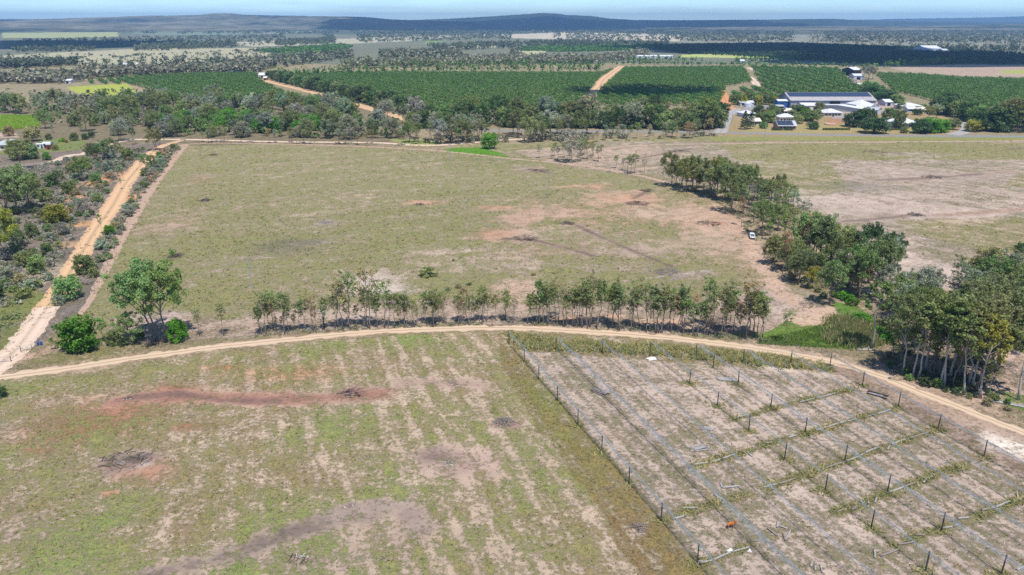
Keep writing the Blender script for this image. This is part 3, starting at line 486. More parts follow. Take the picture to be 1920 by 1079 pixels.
def sheet(name, pts, m, z, label):
    b = MB(); b.face([(*P(*q), z) for q in pts]); return tag(b.build(name, m), label, kind='structure')
sheet('pond_water', [(425, 131), (440, 129), (462, 128), (466, 132), (450, 137), (428, 137)], water_m, .05, 'small farm dam beyond the orchards')

# ------------------------------------------------------------------ hills
def hill_mat(name, c1, c2, sc):
    m, n, l, p, o = newmat(name); g = n.new('ShaderNodeTexCoord'); f = noise_node(n, l, g.outputs['Object'], sc, 8, .68); f2 = noise_node(n, l, g.outputs['Object'], sc * 9, 4, .7)
    r = N(n, 'ShaderNodeMapRange'); r.inputs[1].default_value = .42; r.inputs[2].default_value = .6; l.new(math_node(n, l, 'ADD', math_node(n, l, 'MULTIPLY', f, .7), math_node(n, l, 'MULTIPLY', f2, .3)), r.inputs[0])
    l.new(mixc(n, l, r.outputs[0], c1, c2), p.inputs['Base Color']); p.inputs['Roughness'].default_value = 1; p.inputs['Specular IOR Level'].default_value = 0; return m
M_HILLG = hill_mat('grassy_hill', (.022, .035, .02), (.21, .19, .125), .0011); M_HILLF = hill_mat('forest_hill', (.02, .032, .02), (.05, .065, .04), .002)
def hills(prof, D, dep, m, label, seed):
    px = np.array([p[0] for p in prof], float); py = np.array([p[1] for p in prof], float)
    v = (py - 539.5) / F; Z = CAM_H - (ST + v * CT) * D / (CT - v * ST); X = (px - 960) / F * D / CT
    nx, ny = 320, 60; xs = np.linspace(X[0], X[-1], nx); ys = np.linspace(-1, 1.2, ny)
    h = np.interp(xs, X, Z); xx, yy = np.meshgrid(xs, ys, indexing='ij')
    bell = np.where(yy < 0, np.clip(1 - np.abs(yy), 0, 1) ** 1.25, np.clip(1 - yy / 1.2, 0, 1) ** .8)
    r = fbm(xx / (D * .035), yy * 3.1, seed, 5); zz = np.maximum(h[:, None], 1) * bell * (1 - .55 * (1 - bell) * (r * 2)) ; zz += (vn(xx / (D * .012), yy * 6, seed + 3) - .5) * .10 * h[:, None] * np.clip((1 - bell) * 4, 0, 1) * bell
    zz += (vn(xx / (D * .0016), yy * 20, seed + 9) - .5) * D * .00045 * np.clip(bell * 3, 0, 1)
    V = np.stack([xx.ravel(), (D + yy * dep).ravel(), (zz - 1).ravel()], 1); idx = np.arange(nx * ny).reshape(nx, ny)
    Q = np.stack([idx[:-1, :-1], idx[1:, :-1], idx[1:, 1:], idx[:-1, 1:]], -1).reshape(-1, 4)
    tag(link('hills', mesh_np('hills', V, Q, smooth=True), m), label, kind='structure')
hills([(-700, 39), (-300, 36), (0, 38), (60, 37), (130, 37), (200, 35), (260, 33), (310, 31), (350, 29.5), (400, 29), (440, 27.5), (470, 24.5), (490, 25), (520, 28), (600, 29.5), (680, 31), (720, 32), (760, 36.5), (820, 39), (900, 41)], 7500, 2300, M_HILLG, 'long grassy ridge with scattered trees on the horizon', 1)
hills([(420, 41), (640, 40), (800, 37.5), (850, 35.5), (900, 32.5), (950, 29), (985, 26.5), (1008, 24.5), (1030, 25), (1050, 28), (1070, 29), (1090, 30), (1120, 34.5), (1160, 37.5), (1300, 39), (1500, 41)], 11000, 2000, M_HILLF, 'forested blue mountain in the middle of the horizon', 2)
hills([(700, 42), (800, 40.5), (1000, 41), (1200, 41), (1320, 37.3), (1400, 37), (1410, 36.2), (1480, 35.5), (1510, 36), (1530, 38.5), (1620, 40.5), (1800, 42)], 9600, 1500, M_HILLF, 'flat-topped low blue range', 3)
hills([(1400, 38), (1560, 37), (1600, 35.5), (1700, 34), (1760, 32.5), (1800, 31), (1840, 28.8), (1880, 30.5), (1920, 30.5), (2100, 31), (2500, 36)], 13400, 1800, M_HILLF, 'faint pale blue mountains far off', 4)
hills([(-900, 36), (-300, 36), (0, 35.5), (70, 34.5), (130, 36), (200, 36.5), (400, 37.5), (700, 37.5), (900, 38), (1200, 37.8), (1500, 37.5), (1800, 37.5), (2700, 37)], 14600, 1500, M_HILLF, 'palest farthest range along the skyline', 5)
hills([(1180, 52), (1400, 50), (1650, 49), (1800, 45.5), (1920, 42.5), (2200, 41), (2600, 42)], 6300, 1500, M_HILLG, 'wooded rise at the right of the plain', 6)
hills([(-600, 50), (0, 44), (150, 42), (260, 43), (420, 48), (600, 52)], 6000, 1100, M_HILLG, 'low foothill under the long ridge', 8)

# ------------------------------------------------------------------ air and passing clouds (above the view, they shade the far fields)
hz = MB(); hz.box((0, 0, 102), (34000, 34000, 206)); hz_m = bpy.data.materials.new('haze'); hz_m.use_nodes = True
hn, hl = hz_m.node_tree.nodes, hz_m.node_tree.links; hn.clear(); ho = hn.new('ShaderNodeOutputMaterial'); hp = hn.new('ShaderNodeVolumePrincipled')
hp.inputs['Color'].default_value = (.37, .645, 1.0, 1); hp.inputs['Density'].default_value = 8.5e-5; hp.inputs['Anisotropy'].default_value = 0.1; hl.new(hp.outputs[0], ho.inputs['Volume'])
tag(hz.build('haze', hz_m), 'pale blue air', kind='stuff')
M_CLOUD = mat('cloud_white', (.85, .86, .88), 1, .05, .001, spec=0)
def cloud(pxs, alt, label):
    cx = np.mean([P(*p)[0] for p in pxs]); cy = np.mean([P(*p)[1] for p in pxs]); k = alt / math.tan(SUN_EL)
    bm = bmesh.new(); r = random.Random(int(cx))
    xs = [P(*p)[0] for p in pxs]; ys = [P(*p)[1] for p in pxs]; poly = WP(pxs); n = 0; span = min(max(xs) - min(xs), max(ys) - min(ys))
    while n < 46:
        x = r.uniform(min(xs), max(xs)); y = r.uniform(min(ys), max(ys))
        if not inpoly(np.array([x]), np.array([y]), poly)[0]: continue
        s = span * r.uniform(.10, .22); bmesh.ops.create_icosphere(bm, subdivisions=2, radius=1, matrix=Matrix.Translation((x + SX * k, y + SY * k, alt + r.uniform(0, 60))) @ Matrix.Diagonal((s * 1.3, s, s * .6, 1))); n += 1
    me = bpy.data.meshes.new('cloud'); bm.to_mesh(me); bm.free()
    tag(link('cloud', me, M_CLOUD), label, kind='structure')
cloud([(1500, 112), (1640, 99), (1960, 104), (2050, 122), (1700, 122), (1560, 120)], 1400, 'cumulus cloud over the far right fields')
cloud([(1180, 90), (1500, 84), (1620, 92), (1560, 100), (1300, 98)], 1500, 'cumulus cloud over the far dark orchards')
cloud([(1070, 172), (1200, 168), (1360, 172), (1350, 182), (1100, 183)], 1300, 'small cumulus cloud over the middle orchard')
cloud([(760, 50), (1300, 49), (1500, 52), (1250, 57), (800, 57)], 1500, 'long cumulus cloud over the foot of the mountain')
cloud([(0, 78), (180, 77), (300, 82), (160, 92), (0, 92)], 1400, 'cumulus cloud over the far left fields')

# ------------------------------------------------------------------ foliage and tree prototypes
def leaf_quads(cen, rad, cnt, size, tone, r, flat=.75, jitter=.25):
    """cnt leaf-sized faces spread round each centre; returns vertices, quads, tone per vertex"""
    cen = np.repeat(cen, cnt, 0); rad = np.repeat(rad, cnt, 0); tone = np.repeat(tone, cnt); n = len(cen)
    d = r.normal(size=(n, 3)); d /= np.linalg.norm(d, axis=1)[:, None]; rr = r.random(n) ** .45
    p = cen + d * rad * rr[:, None]
    nn = d * .6 + r.normal(size=(n, 3)) * .7 + np.array([0, 0, .5]); nn /= np.linalg.norm(nn, axis=1)[:, None]
    a = np.cross(nn, r.normal(size=(n, 3))); a /= np.linalg.norm(a, axis=1)[:, None] + 1e-9; b = np.cross(nn, a)
    s = size * (.55 + .9 * r.random(n))[:, None]; a = a * s; b = b * s * flat
    V = np.stack([p - a, p + b, p + a, p - b], 1).reshape(-1, 3)
    Q = np.arange(n * 4).reshape(n, 4)
    t = np.repeat(tone * (1 - jitter + 2 * jitter * r.random(n)), 4)
    return V, Q, t

def tree_proto(seed, h, bole, cw, nb, per, size, trunk_r, top=.9, clump=.16, lean=.04, leafy=1.0, stems=1, up=.75, fork=False, droop=0):
    """a gum: tapered trunk with limbs and a crown of leaf clumps held by the limbs"""
    r = np.random.default_rng(seed); mb = MB(); cen = []; rad = []
    for st in range(stems):
        off = np.array([r.normal() * .05 * cw * (stems > 1), r.normal() * .05 * cw * (stems > 1), 0]); ln = r.normal(size=2) * lean * h * (2.2 if stems > 1 else 1)
        hh = h * top * (1 if st == 0 else .75 + .2 * r.random()); pts = []
        for k in range(8):
            t = k / 7; pts.append(off + np.array([ln[0] * t + r.normal() * .012 * h * (k > 0), ln[1] * t + r.normal() * .012 * h * (k > 0), hh * t - (.15 if k == 0 else 0)]))
        rr = [trunk_r * (1.25 if k == 0 else 1) * (1 - .82 * (k / 7) ** .9) / (stems ** .4) for k in range(8)]
        mb.tube([tuple(p) for p in pts], rr, 7)
        pa = np.array(pts)
        for b in range(max(2, nb // stems)):
            t = bole + (1 - bole) * ((b + r.random() * .8) / max(2, nb // stems)); f = t * 7; i = min(6, int(f)); s = pa[i] + (pa[i + 1] - pa[i]) * (f - i)
            ang = b * 2.4 + r.random() * 1.2; prof = math.sin(min(1, max(.12, (1 - t) / (1 - bole) * .9 + .16)) * math.pi * .62)
            L = cw / 2 * prof * (.65 + .5 * r.random()); dz = L * (up * (.6 + .8 * r.random()))
            e = s + np.array([math.cos(ang) * L, math.sin(ang) * L, dz]); m = s + (e - s) * .5 + np.array([0, 0, .1 * L]) + r.normal(size=3) * .05 * L
            r0 = trunk_r * (1 - .8 * t) * .55; mb.tube([tuple(s), tuple(m), tuple(e)], [r0, r0 * .65, r0 * .25], 5, False)
            for q, pt in enumerate((e, m + (e - m) * .45, e + r.normal(size=3) * .25 * L)):
                if q and r.random() > leafy: continue
                cen.append(pt + r.normal(size=3) * clump * .3 * cw + np.array([0, 0, -droop * r.random()])); k = clump * cw * (.6 + .7 * r.random()); rad.append((k, k, k * (.62 + .5 * r.random())))
            if cw > 5:
                for q in range(2):
                    a2 = ang + r.normal() * .8; e2 = m + np.array([math.cos(a2), math.sin(a2), .5 + .4 * r.random()]) * L * .5
                    mb.tube([tuple(m), tuple(e2)], [r0 * .5, r0 * .15], 4, False); cen.append(e2); k = clump * cw * (.5 + .6 * r.random()); rad.append((k, k, k * .7))
        cen.append(pa[-1]); k = clump * cw * .8; rad.append((k, k, k * 1.3))
    cen = np.array(cen); rad = np.array(rad); tone = .72 + .56 * r.random(len(cen))
    V, Q, t = leaf_quads(cen, rad, per, size, tone, r)
    return mb.mesh('trunk', True), mesh_np('crown', V, Q, t)

def dome_proto(seed, h, w, per, size, trunk_r, base=.15, lumps=34, squash=1.0):
    """a dense rounded crown (mango-like) on a short trunk: leaf clumps over the shell of an uneven dome"""
    r = np.random.default_rng(seed); mb = MB(); ln = r.normal(size=2) * .03 * h
    mb.tube([(0, 0, -.15), (ln[0] * .5, ln[1] * .5, h * .3), (ln[0], ln[1], h * .62)], [trunk_r * 1.2, trunk_r, trunk_r * .4], 7); cen = []; rad = []
    for i in range(lumps):
        a = i * 2.4 + r.random(); u = r.random(); z = base + (.86 - base) * u; q = math.sqrt(max(0.05, 1 - ((z - .42) / .5) ** 2)) * (.62 + .42 * r.random())
        p = np.array([math.cos(a) * q * w / 2 * .82, math.sin(a) * q * w / 2 * .82, z * h * (.92 + .16 * r.random())]); cen.append(p); k = w * (.11 + .07 * r.random()); rad.append((k, k, k * .8 * squash))
        if i % 4 == 0: mb.tube([(ln[0] * .5, ln[1] * .5, h * .3), tuple(p)], [trunk_r * .4, trunk_r * .1], 4, False)
    for i in range(lumps // 3):
        p = np.array([r.normal() * w * .12, r.normal() * w * .12, h * (.45 + .42 * r.random())]); cen.append(p); k = w * .15; rad.append((k, k, k))
    cen = np.array(cen); tone = .7 + .6 * r.random(len(cen)); V, Q, t = leaf_quads(cen, np.array(rad), per, size, tone, r)
    k = V[:, 2] > .02 * h; V[:, 2] = np.maximum(V[:, 2], .03)
    return mb.mesh('trunk', True), mesh_np('crown', V, Q, t)

def pine_proto(seed, h, w):
    r = np.random.default_rng(seed); mb = MB(); mb.tube([(0, 0, -.2), (.05, 0, h * .5), (0, .05, h)], [.32, .2, .03], 7); cen = []; rad = []
    for i in range(46):
        z = .1 + .88 * i / 46; L = w / 2 * (1 - z) ** .6 * (.6 + .5 * r.random()); a = i * 2.4; e = np.array([math.cos(a) * L, math.sin(a) * L, z * h + L * .12])
        mb.tube([(0, 0, z * h), tuple(e)], [.06, .02], 4, False); cen.append(e * np.array([.75, .75, 1])); rad.append((.22 * w * (1.1 - z), .22 * w * (1.1 - z), .5))
    V, Q, t = leaf_quads(np.array(cen), np.array(rad), 80, .36, .75 + .5 * r.random(46), r); return mb.mesh('trunk', True), mesh_np('crown', V, Q, t)

def bare_proto(seed, h):
    r = np.random.default_rng(seed); mb = MB(); mb.tube([(0, 0, -.1), (.05, 0, h * .5), (.1, .1, h)], [.13, .1, .02], 6)
    for i in range(14):
        z = h * (.25 + .7 * i / 14); a = i * 2.4; L = .9 + .6 * r.random(); mb.tube([(.05, 0, z), (math.cos(a) * L * .6, math.sin(a) * L * .6, z + L * .6), (math.cos(a) * L * .8, math.sin(a) * L * .8, z + L * 1.2)], [.06, .04, .012], 4, False)
    cen = r.normal(size=(14, 3)) * np.array([.5, .5, h * .2]) + np.array([0, 0, h * .65]); V, Q, t = leaf_quads(cen, np.full((14, 3), .5), 14, .14, np.ones(14), r)
    return mb.mesh('trunk', True), mesh_np('crown', V, Q, t)

SL = [tree_proto(100 + i, 9, .47, cw, 20, 19, .11, .095, top=.96, clump=cl, leafy=lf, up=1.9, droop=.5, lean=.055) for i, (cw, cl, lf) in enumerate([(2.1, .20, 1), (2.8, .16, .7), (1.8, .23, .9), (3.1, .14, .45), (2.4, .18, .8), (2.0, .19, .45)])]   # h 9
SP = [tree_proto(200 + i, 13, .30, 9.5, 18, 62, .20, .26, clump=.12, up=.7, stems=st, leafy=.9) for i, st in enumerate([1, 2, 1, 2, 1])]      # h 13
TG = [tree_proto(300 + i, 16, .46, cw, 19, 36, .18, .22, clump=.105, up=1.0, leafy=.85) for i, cw in enumerate([7, 5.6, 8, 6.2])]              # h 16
BG = [tree_proto(400 + i, 18, .40, 13, 24, 100, .22, .36, clump=.085, up=.72, leafy=1, stems=st) for i, st in enumerate([2, 1])]               # h 18
SH = [dome_proto(500 + i, 3, 3.8, 26, .17, .07, .08, 26, .9) for i in range(4)]                                                           # h 3
DO = [dome_proto(600 + i, 9, 10, 62, .30, .3, .12, 44) for i in range(3)]                                                                   # h 9
PI_ = [pine_proto(700, 22, 12)]; BA = [bare_proto(800, 7)]
PROTO = {'clipped': (SH, 3), 'slender': (SL, 9), 'spread': (SP, 13), 'tall': (TG, 16), 'big': (BG, 18), 'shrub': (SH, 3), 'dome': (DO, 9), 'pine': (PI_, 22), 'bare': (BA, 7)}
TREES = []
OLV, GRN, DKG, BRN, GRY, BRT, YEL, LIMEC, RDB = (.24, .265, .11), (.205, .27, .10), (.095, .15, .055), (.37, .29, .17), (.31, .32, .245), (.12, .27, .035), (.30, .29, .06), (.27, .40, .03), (.36, .21, .13)
CN = {OLV: 'olive', GRN: 'green', DKG: 'dark green', BRN: 'brownish', GRY: 'grey-green', BRT: 'bright green', YEL: 'yellow-green', LIMEC: 'lime green', RDB: 'reddish brown'}
KIND = {'clipped': ('hedge_bush', 'clipped bush', 'bush'), 'slender': ('gum_sapling', 'slender gum', 'sapling'), 'spread': ('gum_tree', 'spreading gum', 'tree'), 'tall': ('gum_tree', 'pale-trunked gum', 'tree'), 'big': ('gum_tree', 'huge old gum', 'tree'), 'shrub': ('shrub', 'shrub', 'shrub'),
        'dome': ('shade_tree', 'round-crowned tree', 'tree'), 'pine': ('pine_tree', 'tall dark narrow pine', 'tree'), 'bare': ('gum_sapling', 'nearly leafless gum', 'sapling')}
rt = random.Random(11)
def plant(kind, px, py, h, col, region, group, bark=None, var=None, wide=1.0, world=None):
    protos, ph = PROTO[kind]; tr, cr = protos[rt.randrange(len(protos)) if var is None else var % len(protos)]
    nm, desc, cat = KIND[kind]; x, y = world or P(px, py); s = h / ph
    e = empty(nm, (x, y, 0), rt.uniform(0, 6.28)); e.scale = (s * wide, s * wide, s)
    bark = bark or {'slender': (.30, .255, .22), 'tall': (.52, .47, .42), 'spread': (.24, .20, .17), 'big': (.27, .23, .2)}.get(kind, (.14, .11, .09))
    j = [rt.uniform(.88, 1.12) for _ in range(3)]
    o = bpy.data.objects.new('trunk' if kind not in ('shrub', 'clipped') else 'stem', tr); C.objects.link(o); o.parent = e; o.color = (*bark, 1)
    if not tr.materials: tr.materials.append(M_BARK)
    o = bpy.data.objects.new('crown' if kind not in ('shrub', 'clipped') else 'foliage', cr); C.objects.link(o); o.parent = e; o.color = (col[0] * j[0], col[1] * j[1], col[2] * j[2], 1)
    if not cr.materials: cr.materials.append(M_LEAF)
    e['category'] = cat; e['group'] = group
    X, Y = to_px(x, y); TREES.append((e, CN[col], desc, region, X, Y, h)); return e

# --- the row of young gums behind the dirt track: (crop origin x, y) then base x, base y, top y in six-fold pixels
ROW = {(400, 500): [(115,775,450,'y'),(525,750,460,'g'),(595,765,330,'g'),(640,720,450,'g'),(690,740,560,'n'),(715,730,420,'r'),(760,725,560,'n'),(800,740,360,'g'),(855,740,460,'o'),(895,730,560,'n'),(925,720,560,'n'),(1040,720,385,'g'),(1130,735,370,'r'),(1247,715,400,'b'),(1400,695,240,'s'),(1460,710,260,'s'),(1535,695,130,'o'),(1615,670,450,'y'),(1700,695,290,'n'),(1755,700,150,'s')],
 (700, 500): [(20,680,330,'o'),(130,690,260,'g'),(165,690,320,'n'),(310,680,480,'n'),(350,685,370,'o'),(375,685,420,'n'),(490,640,510,'y'),(550,640,290,'g'),(585,640,430,'g'),(660,645,300,'g'),(685,640,340,'s'),(710,640,400,'g'),(740,635,400,'g'),(805,640,400,'s'),(950,630,360,'g'),(1015,635,420,'s'),(1060,625,270,'n'),(1085,630,310,'n'),(1145,620,430,'o'),(1195,620,400,'o'),(1235,625,350,'n'),(1275,625,370,'o'),(1480,600,280,'g'),(1570,640,400,'s')],
 (960, 500): [(220,640,330,'g'),(300,650,200,'o'),(350,650,340,'o'),(400,655,250,'o'),(525,590,220,'s'),(585,680,270,'s'),(700,680,280,'o'),(760,670,300,'o'),(790,690,250,'o'),(850,700,220,'o'),(875,680,230,'o'),(955,700,230,'g'),(1130,690,200,'g'),(1185,710,220,'g'),(1210,720,280,'o'),(1330,730,290,'o'),(1510,740,280,'o'),(1615,750,260,'o'),(1650,750,280,'g'),(1690,750,300,'o'),(1790,740,330,'n'),(1900,740,280,'g')],
 (1240, 500): [(100,740,340,'n'),(250,750,270,'o'),(215,740,380,'g'),(355,780,470,'g'),(410,770,470,'g'),(470,750,480,'n'),(505,690,210,'g'),(560,690,320,'s'),(650,810,290,'o'),(700,740,280,'o'),(775,760,280,'g'),(880,800,540,'o'),(945,820,300,'o'),(975,800,280,'s'),(1010,790,290,'g'),(1080,810,350,'g'),(1115,850,340,'g'),(1400,870,560,'g')]}
CC = {'y': OLV, 'g': GRN, 'n': BRN, 'r': RDB, 'o': OLV, 's': BRN, 'b': GRY}
def region_of(X, cuts, names):
    for c, n_ in zip(cuts, names):
        if X < c: return n_
    return names[-1]
for (ox, oy), L in ROW.items():
    for bx, by, ty, k in L:
        X, Y, T = ox + bx / 5.994, oy + by / 5.994, oy + ty / 5.994
        reg = region_of(X, [450, 600, 700, 800, 880, 940, 1015, 1080, 1150, 1230, 1300, 1370, 1440], ['by the lone stretch of track fence', 'in the first clump behind the dirt track', 'of the sparse taller gums behind the dirt track', 'in front of the pale bare patch', 'in the short clump mid-way along the track', 'of the thin stems mid-way along the track', 'beside the twiggy heap by the track', 'in the tall clump where the net posts begin', 'around the tall bare stem behind the track', 'over the orange washout behind the track', 'of the crowded stems behind the net field', 'before the dark log heap behind the track', 'at the thick end of the roadside row', 'standing alone on the wet green grass'])
        plant('bare' if k == 'b' else 'slender', X, Y, HT(X, Y, T) * rt.uniform(.98, 1.16), CC[k], reg, 'young gums in the row behind the dirt track', var={'s': 3, 'n': 5, 'r': 3}.get(k), wide=1.15)
for i in range(20): X = 488 + i * 24.5 + rt.uniform(-7, 7); Y = 627 - (X - 480) * .045 + rt.uniform(-6, 3); plant('slender', X, Y, rt.uniform(6.5, 10), rt.choice([OLV, OLV, BRN, GRN]), region_of(X, [600, 700, 800, 900], ['thickening the first clump behind the track', 'thickening the sparse taller gums', 'thickening the row by the pale patch', 'thickening the short mid-way clump', 'thickening the thin mid-way stems']), 'young gums in the row behind the dirt track', wide=1.25)
for i in range(34): X = 990 + i * 13.2 + rt.uniform(-6, 6); Y = 600 + (X - 960) * .055 + rt.uniform(-4, 10); plant('slender', X, Y, rt.uniform(6.5, 10.5), rt.choice([OLV, OLV, GRN, BRN]), region_of(X, [1080, 1180, 1280, 1380], ['filling the row where the net posts begin', 'filling the row above the net field', 'filling the row over the orange washout', 'filling the crowded end of the row', 'filling the last stretch of the row']), 'young gums in the row behind the dirt track', wide=1.2)
# --- front left clump
g0 = 'trees at the near corner of the paddock'; r0 = 'at the paddock corner by the track'
plant('big', 287, 643, HT(287, 643, 494), GRN, r0, g0, var=0, wide=.86); plant('big', 313, 640, HT(313, 640, 505), GRN, r0, g0, var=1, wide=.8)
plant('dome', 150, 655, HT(150, 655, 592), BRT, r0, g0, wide=1.05); plant('slender', 197, 640, HT(197, 640, 597), BRT, r0, g0, var=0, wide=1.6)
plant('dome', 215, 646, HT(215, 646, 618), GRN, r0, g0, wide=.9); plant('spread', 250, 645, HT(250, 645, 588), GRN, r0, g0); plant('dome', 335, 640, HT(335, 640, 596), BRT, r0, g0, wide=.75)
plant('slender', 97, 657, HT(97, 657, 634), BRT, r0, g0, var=2, wide=1.4); plant('slender', 106, 655, HT(106, 655, 642), GRN, r0, g0, wide=1.5); plant('slender', 375, 630, HT(375, 630, 583), OLV, 'between the old gums and the fence', g0, var=1)
plant('shrub', 262, 640, 2.4, DKG, r0, g0); plant('shrub', 232, 648, 2.0, GRN, r0, g0); plant('shrub', -3, 745, 3, DKG, 'at the left edge of the near field', g0)
# --- trees beside the dirt road on the left
g1 = 'trees and scrub beside the dirt road'
for X, Y, T, c, k in [(130, 560, 515, GRN, 'dome'), (160, 512, 476, GRN, 'dome'), (110, 572, 553, GRY, 'shrub'), (193, 440, 402, GRN, 'slender'), (207, 440, 421, BRT, 'dome'), (40, 318, 265, OLV, 'spread'), (5, 487, 395, YEL, 'spread'), (35, 402, 318, OLV, 'spread'), (12, 398, 330, OLV, 'spread'), (55, 395, 335, OLV, 'spread'), (108, 420, 380, YEL, 'dome'), (75, 418, 390, GRN, 'spread'), (95, 415, 388, GRN, 'spread'), (36, 466, 432, GRN, 'spread'), (112, 470, 440, GRN, 'slender'), (70, 512, 482, GRN, 'dome'), (93, 525, 511, GRY, 'shrub'), (68, 540, 522, GRN, 'shrub'), (-4, 560, 535, DKG, 'dome'), (292, 282, 240, OLV, 'spread'), (275, 320, 290, GRN, 'spread'), (285, 312, 292, OLV, 'spread'), (252, 272, 238, DKG, 'tall'), (225, 265, 222, GRY, 'spread'), (110, 350, 320, GRN, 'spread'), (98, 350, 325, GRN, 'dome'), (155, 340, 300, GRN, 'spread'), (228, 355, 335, OLV, 'slender'), (232, 340, 320, OLV, 'slender'), (170, 300, 270, OLV, 'spread'), (215, 300, 262, GRN, 'spread'), (195, 300, 265, GRN, 'spread'), (185, 380, 362, GRN, 'dome'), (150, 398, 372, GRY, 'spread')]:
    plant(k, X, Y, HT(X, Y, T), c, 'among the scrub by the dirt road', g1)

for X, Y, T in [(25, 350, 312), (60, 352, 320), (85, 378, 350), (20, 440, 405), (140, 330, 300), (130, 365, 338), (60, 445, 418), (45, 500, 470), (15, 530, 498), (160, 318, 292), (120, 440, 416), (180, 345, 322), (205, 322, 300), (240, 300, 276), (90, 480, 455), (30, 378, 345)]: plant('dome', X, Y, HT(X, Y, T), rt.choice([GRY, OLV, GRN]), 'rising above the grey scrub by the dirt road', g1, wide=.85)
def scatter(poly, n, fn, gap=0, seed=0):
    r = random.Random(seed); w = WP(poly); xs = [q[0] for q in w]; ys = [q[1] for q in w]; got = []; tries = 0
    while len(got) < n and tries < n * 60:
        tries += 1; x = r.uniform(min(xs), max(xs)); y = r.uniform(min(ys), max(ys))
        if not inpoly(np.array([x]), np.array([y]), w)[0]: continue
        if gap and any((x - a) ** 2 + (y - b) ** 2 < gap * gap for a, b in got): continue
        got.append((x, y)); fn(x, y, r)
    return got
road_l = smooth_line(WP([(35, 650), (90, 575), (130, 513), (165, 455), (187, 420), (210, 388), (235, 345), (262, 312), (280, 292), (300, 276)]), 5)
def scrubby(region, group, cols, hs, kinds=('shrub',), keep=5.0):
    def f(x, y, r):
        if np.min(np.hypot(road_l[:, 0] - x, road_l[:, 1] - y)) < keep: return
        k = r.choice(kinds); X, Y = to_px(x, y)
        plant(k, 0, 0, r.uniform(*hs) * (2.4 if k != 'shrub' else 1), r.choice(cols), region, group, world=(x, y), wide=r.uniform(.9, 1.3) if k == 'shrub' else 1)
    return f
SC = [([(-10, 470), (90, 430), (170, 430), (120, 500), (60, 560), (-10, 560)], 34, 'on the near slope of the scrub'), ([(-10, 400), (110, 380), (215, 375), (170, 430), (90, 430), (-10, 470)], 36, 'in the scrub below the washed orange bank'),
      ([(-10, 335), (120, 315), (240, 330), (215, 375), (110, 380), (-10, 400)], 44, 'in the scrub around the washed orange bank'), ([(60, 318), (140, 298), (240, 280), (290, 275), (240, 330), (120, 315)], 46, 'in the grey scrub below the homestead'),
      ([(285, 296), (330, 275), (338, 278), (290, 340), (262, 380), (250, 372)], 44, 'in the thicket between road and paddock'), ([(250, 372), (262, 382), (215, 468), (180, 520), (162, 520), (200, 440)], 26, 'along the bank between road and firebreak')]
for i, (poly, n, reg) in enumerate(SC): scatter(poly, n, scrubby(reg, 'shrubs in the scrub by the dirt road', [GRY, GRY, GRY, GRN, OLV, BRN], (1.6, 3.4)), 3.0, 40 + i)

# --- creek line and the stand of pale gums on the right
CRK1 = [(235,480,120,'g'),(280,470,200,'g'),(400,540,160,'g'),(455,545,240,'g'),(540,500,150,'g'),(590,560,240,'g'),(650,580,200,'g'),(715,610,170,'g'),(740,560,190,'y'),(790,560,170,'g'),(830,640,230,'g'),(880,650,250,'o'),(910,780,330,'o'),(960,560,220,'g'),(1020,930,600,'r'),(1040,640,250,'g'),(1100,600,260,'g'),(1130,700,420,'r'),(1200,640,380,'o'),(1270,620,390,'o'),(1330,600,400,'o'),(1420,640,360,'g'),(1540,640,460,'g'),(1600,660,470,'g'),(1560,690,470,'o'),(1250,1040,650,'g'),(1340,960,680,'g'),(1420,980,700,'g'),(1500,920,660,'g'),(1320,1090,900,'l'),(1650,850,740,'y'),(340,500,180,'g'),(500,540,250,'s'),(680,600,260,'s'),(960,640,300,'g'),(1230,700,420,'g'),(1340,720,420,'g'),(1470,730,430,'g')]
CRK2 = [(370,575,300,'g'),(430,590,260,'o'),(525,690,230,'r'),(550,650,330,'o'),(650,760,400,'g'),(675,790,480,'g'),(700,800,430,'g'),(740,560,30,'o'),(790,520,20,'n'),(850,540,60,'n'),(930,600,60,'o'),(1060,540,200,'s'),(1190,600,130,'g'),(1180,620,300,'g'),(1130,560,240,'o'),(820,850,600,'y'),(900,800,600,'g'),(1045,1030,560,'g'),(1240,830,480,'s'),(1300,860,500,'n'),(1350,930,470,'n'),(1690,660,230,'d'),(1600,560,250,'s'),(1450,620,330,'s'),(600,640,300,'g'),(760,640,380,'g'),(980,720,420,'g')]
MOL = (.195, .22, .08); CN[MOL] = 'olive'
CK = {'g': OLV, 'o': OLV, 's': GRY, 'n': BRN, 'r': RDB, 'y': YEL, 'l': LIMEC, 'd': DKG}
for ox, oy, L, cuts, names in [(1220, 270, CRK1, [1300, 1360, 1420], ['at the far end of the creek line', 'in the far half of the creek line', 'past the lone trunk on the creek line', 'above the parked white car']), (1380, 400, CRK2, [1480, 1540, 1600], ['along the creek line below the white car', 'in the middle of the creek line', 'at the green end of the creek line', 'over the bare ground behind the creek'])]:
    for bx, by, ty, k in L:
        X, Y, T = ox + bx / 5.994, oy + by / 5.994, oy + ty / 5.994; h = HT(X, Y, T)
        wide = (by - ty) > 220
        plant('spread' if wide and k != 'r' else 'slender', X, Y, h, CK[k], region_of(X, cuts, names), 'gums along the creek line', wide=.8 if wide else 1.35)
scatter([(1250, 345), (1300, 340), (1440, 385), (1520, 440), (1580, 500), (1640, 540), (1600, 560), (1500, 510), (1430, 440), (1400, 410), (1340, 378)], 28, lambda x, y, r: plant('slender', 0, 0, r.uniform(8, 12.5), r.choice([GRN, OLV, GRY, GRN]), region_of(to_px(x, y)[0], [1340, 1420, 1500, 1560], ['hidden in the far creek thicket', 'in the thick of the creek line above the car', 'in the thick of the creek line below the car', 'in the lower creek thicket', 'behind the creek thicket']), 'gums along the creek line', world=(x, y), wide=1.5), 4, 91)
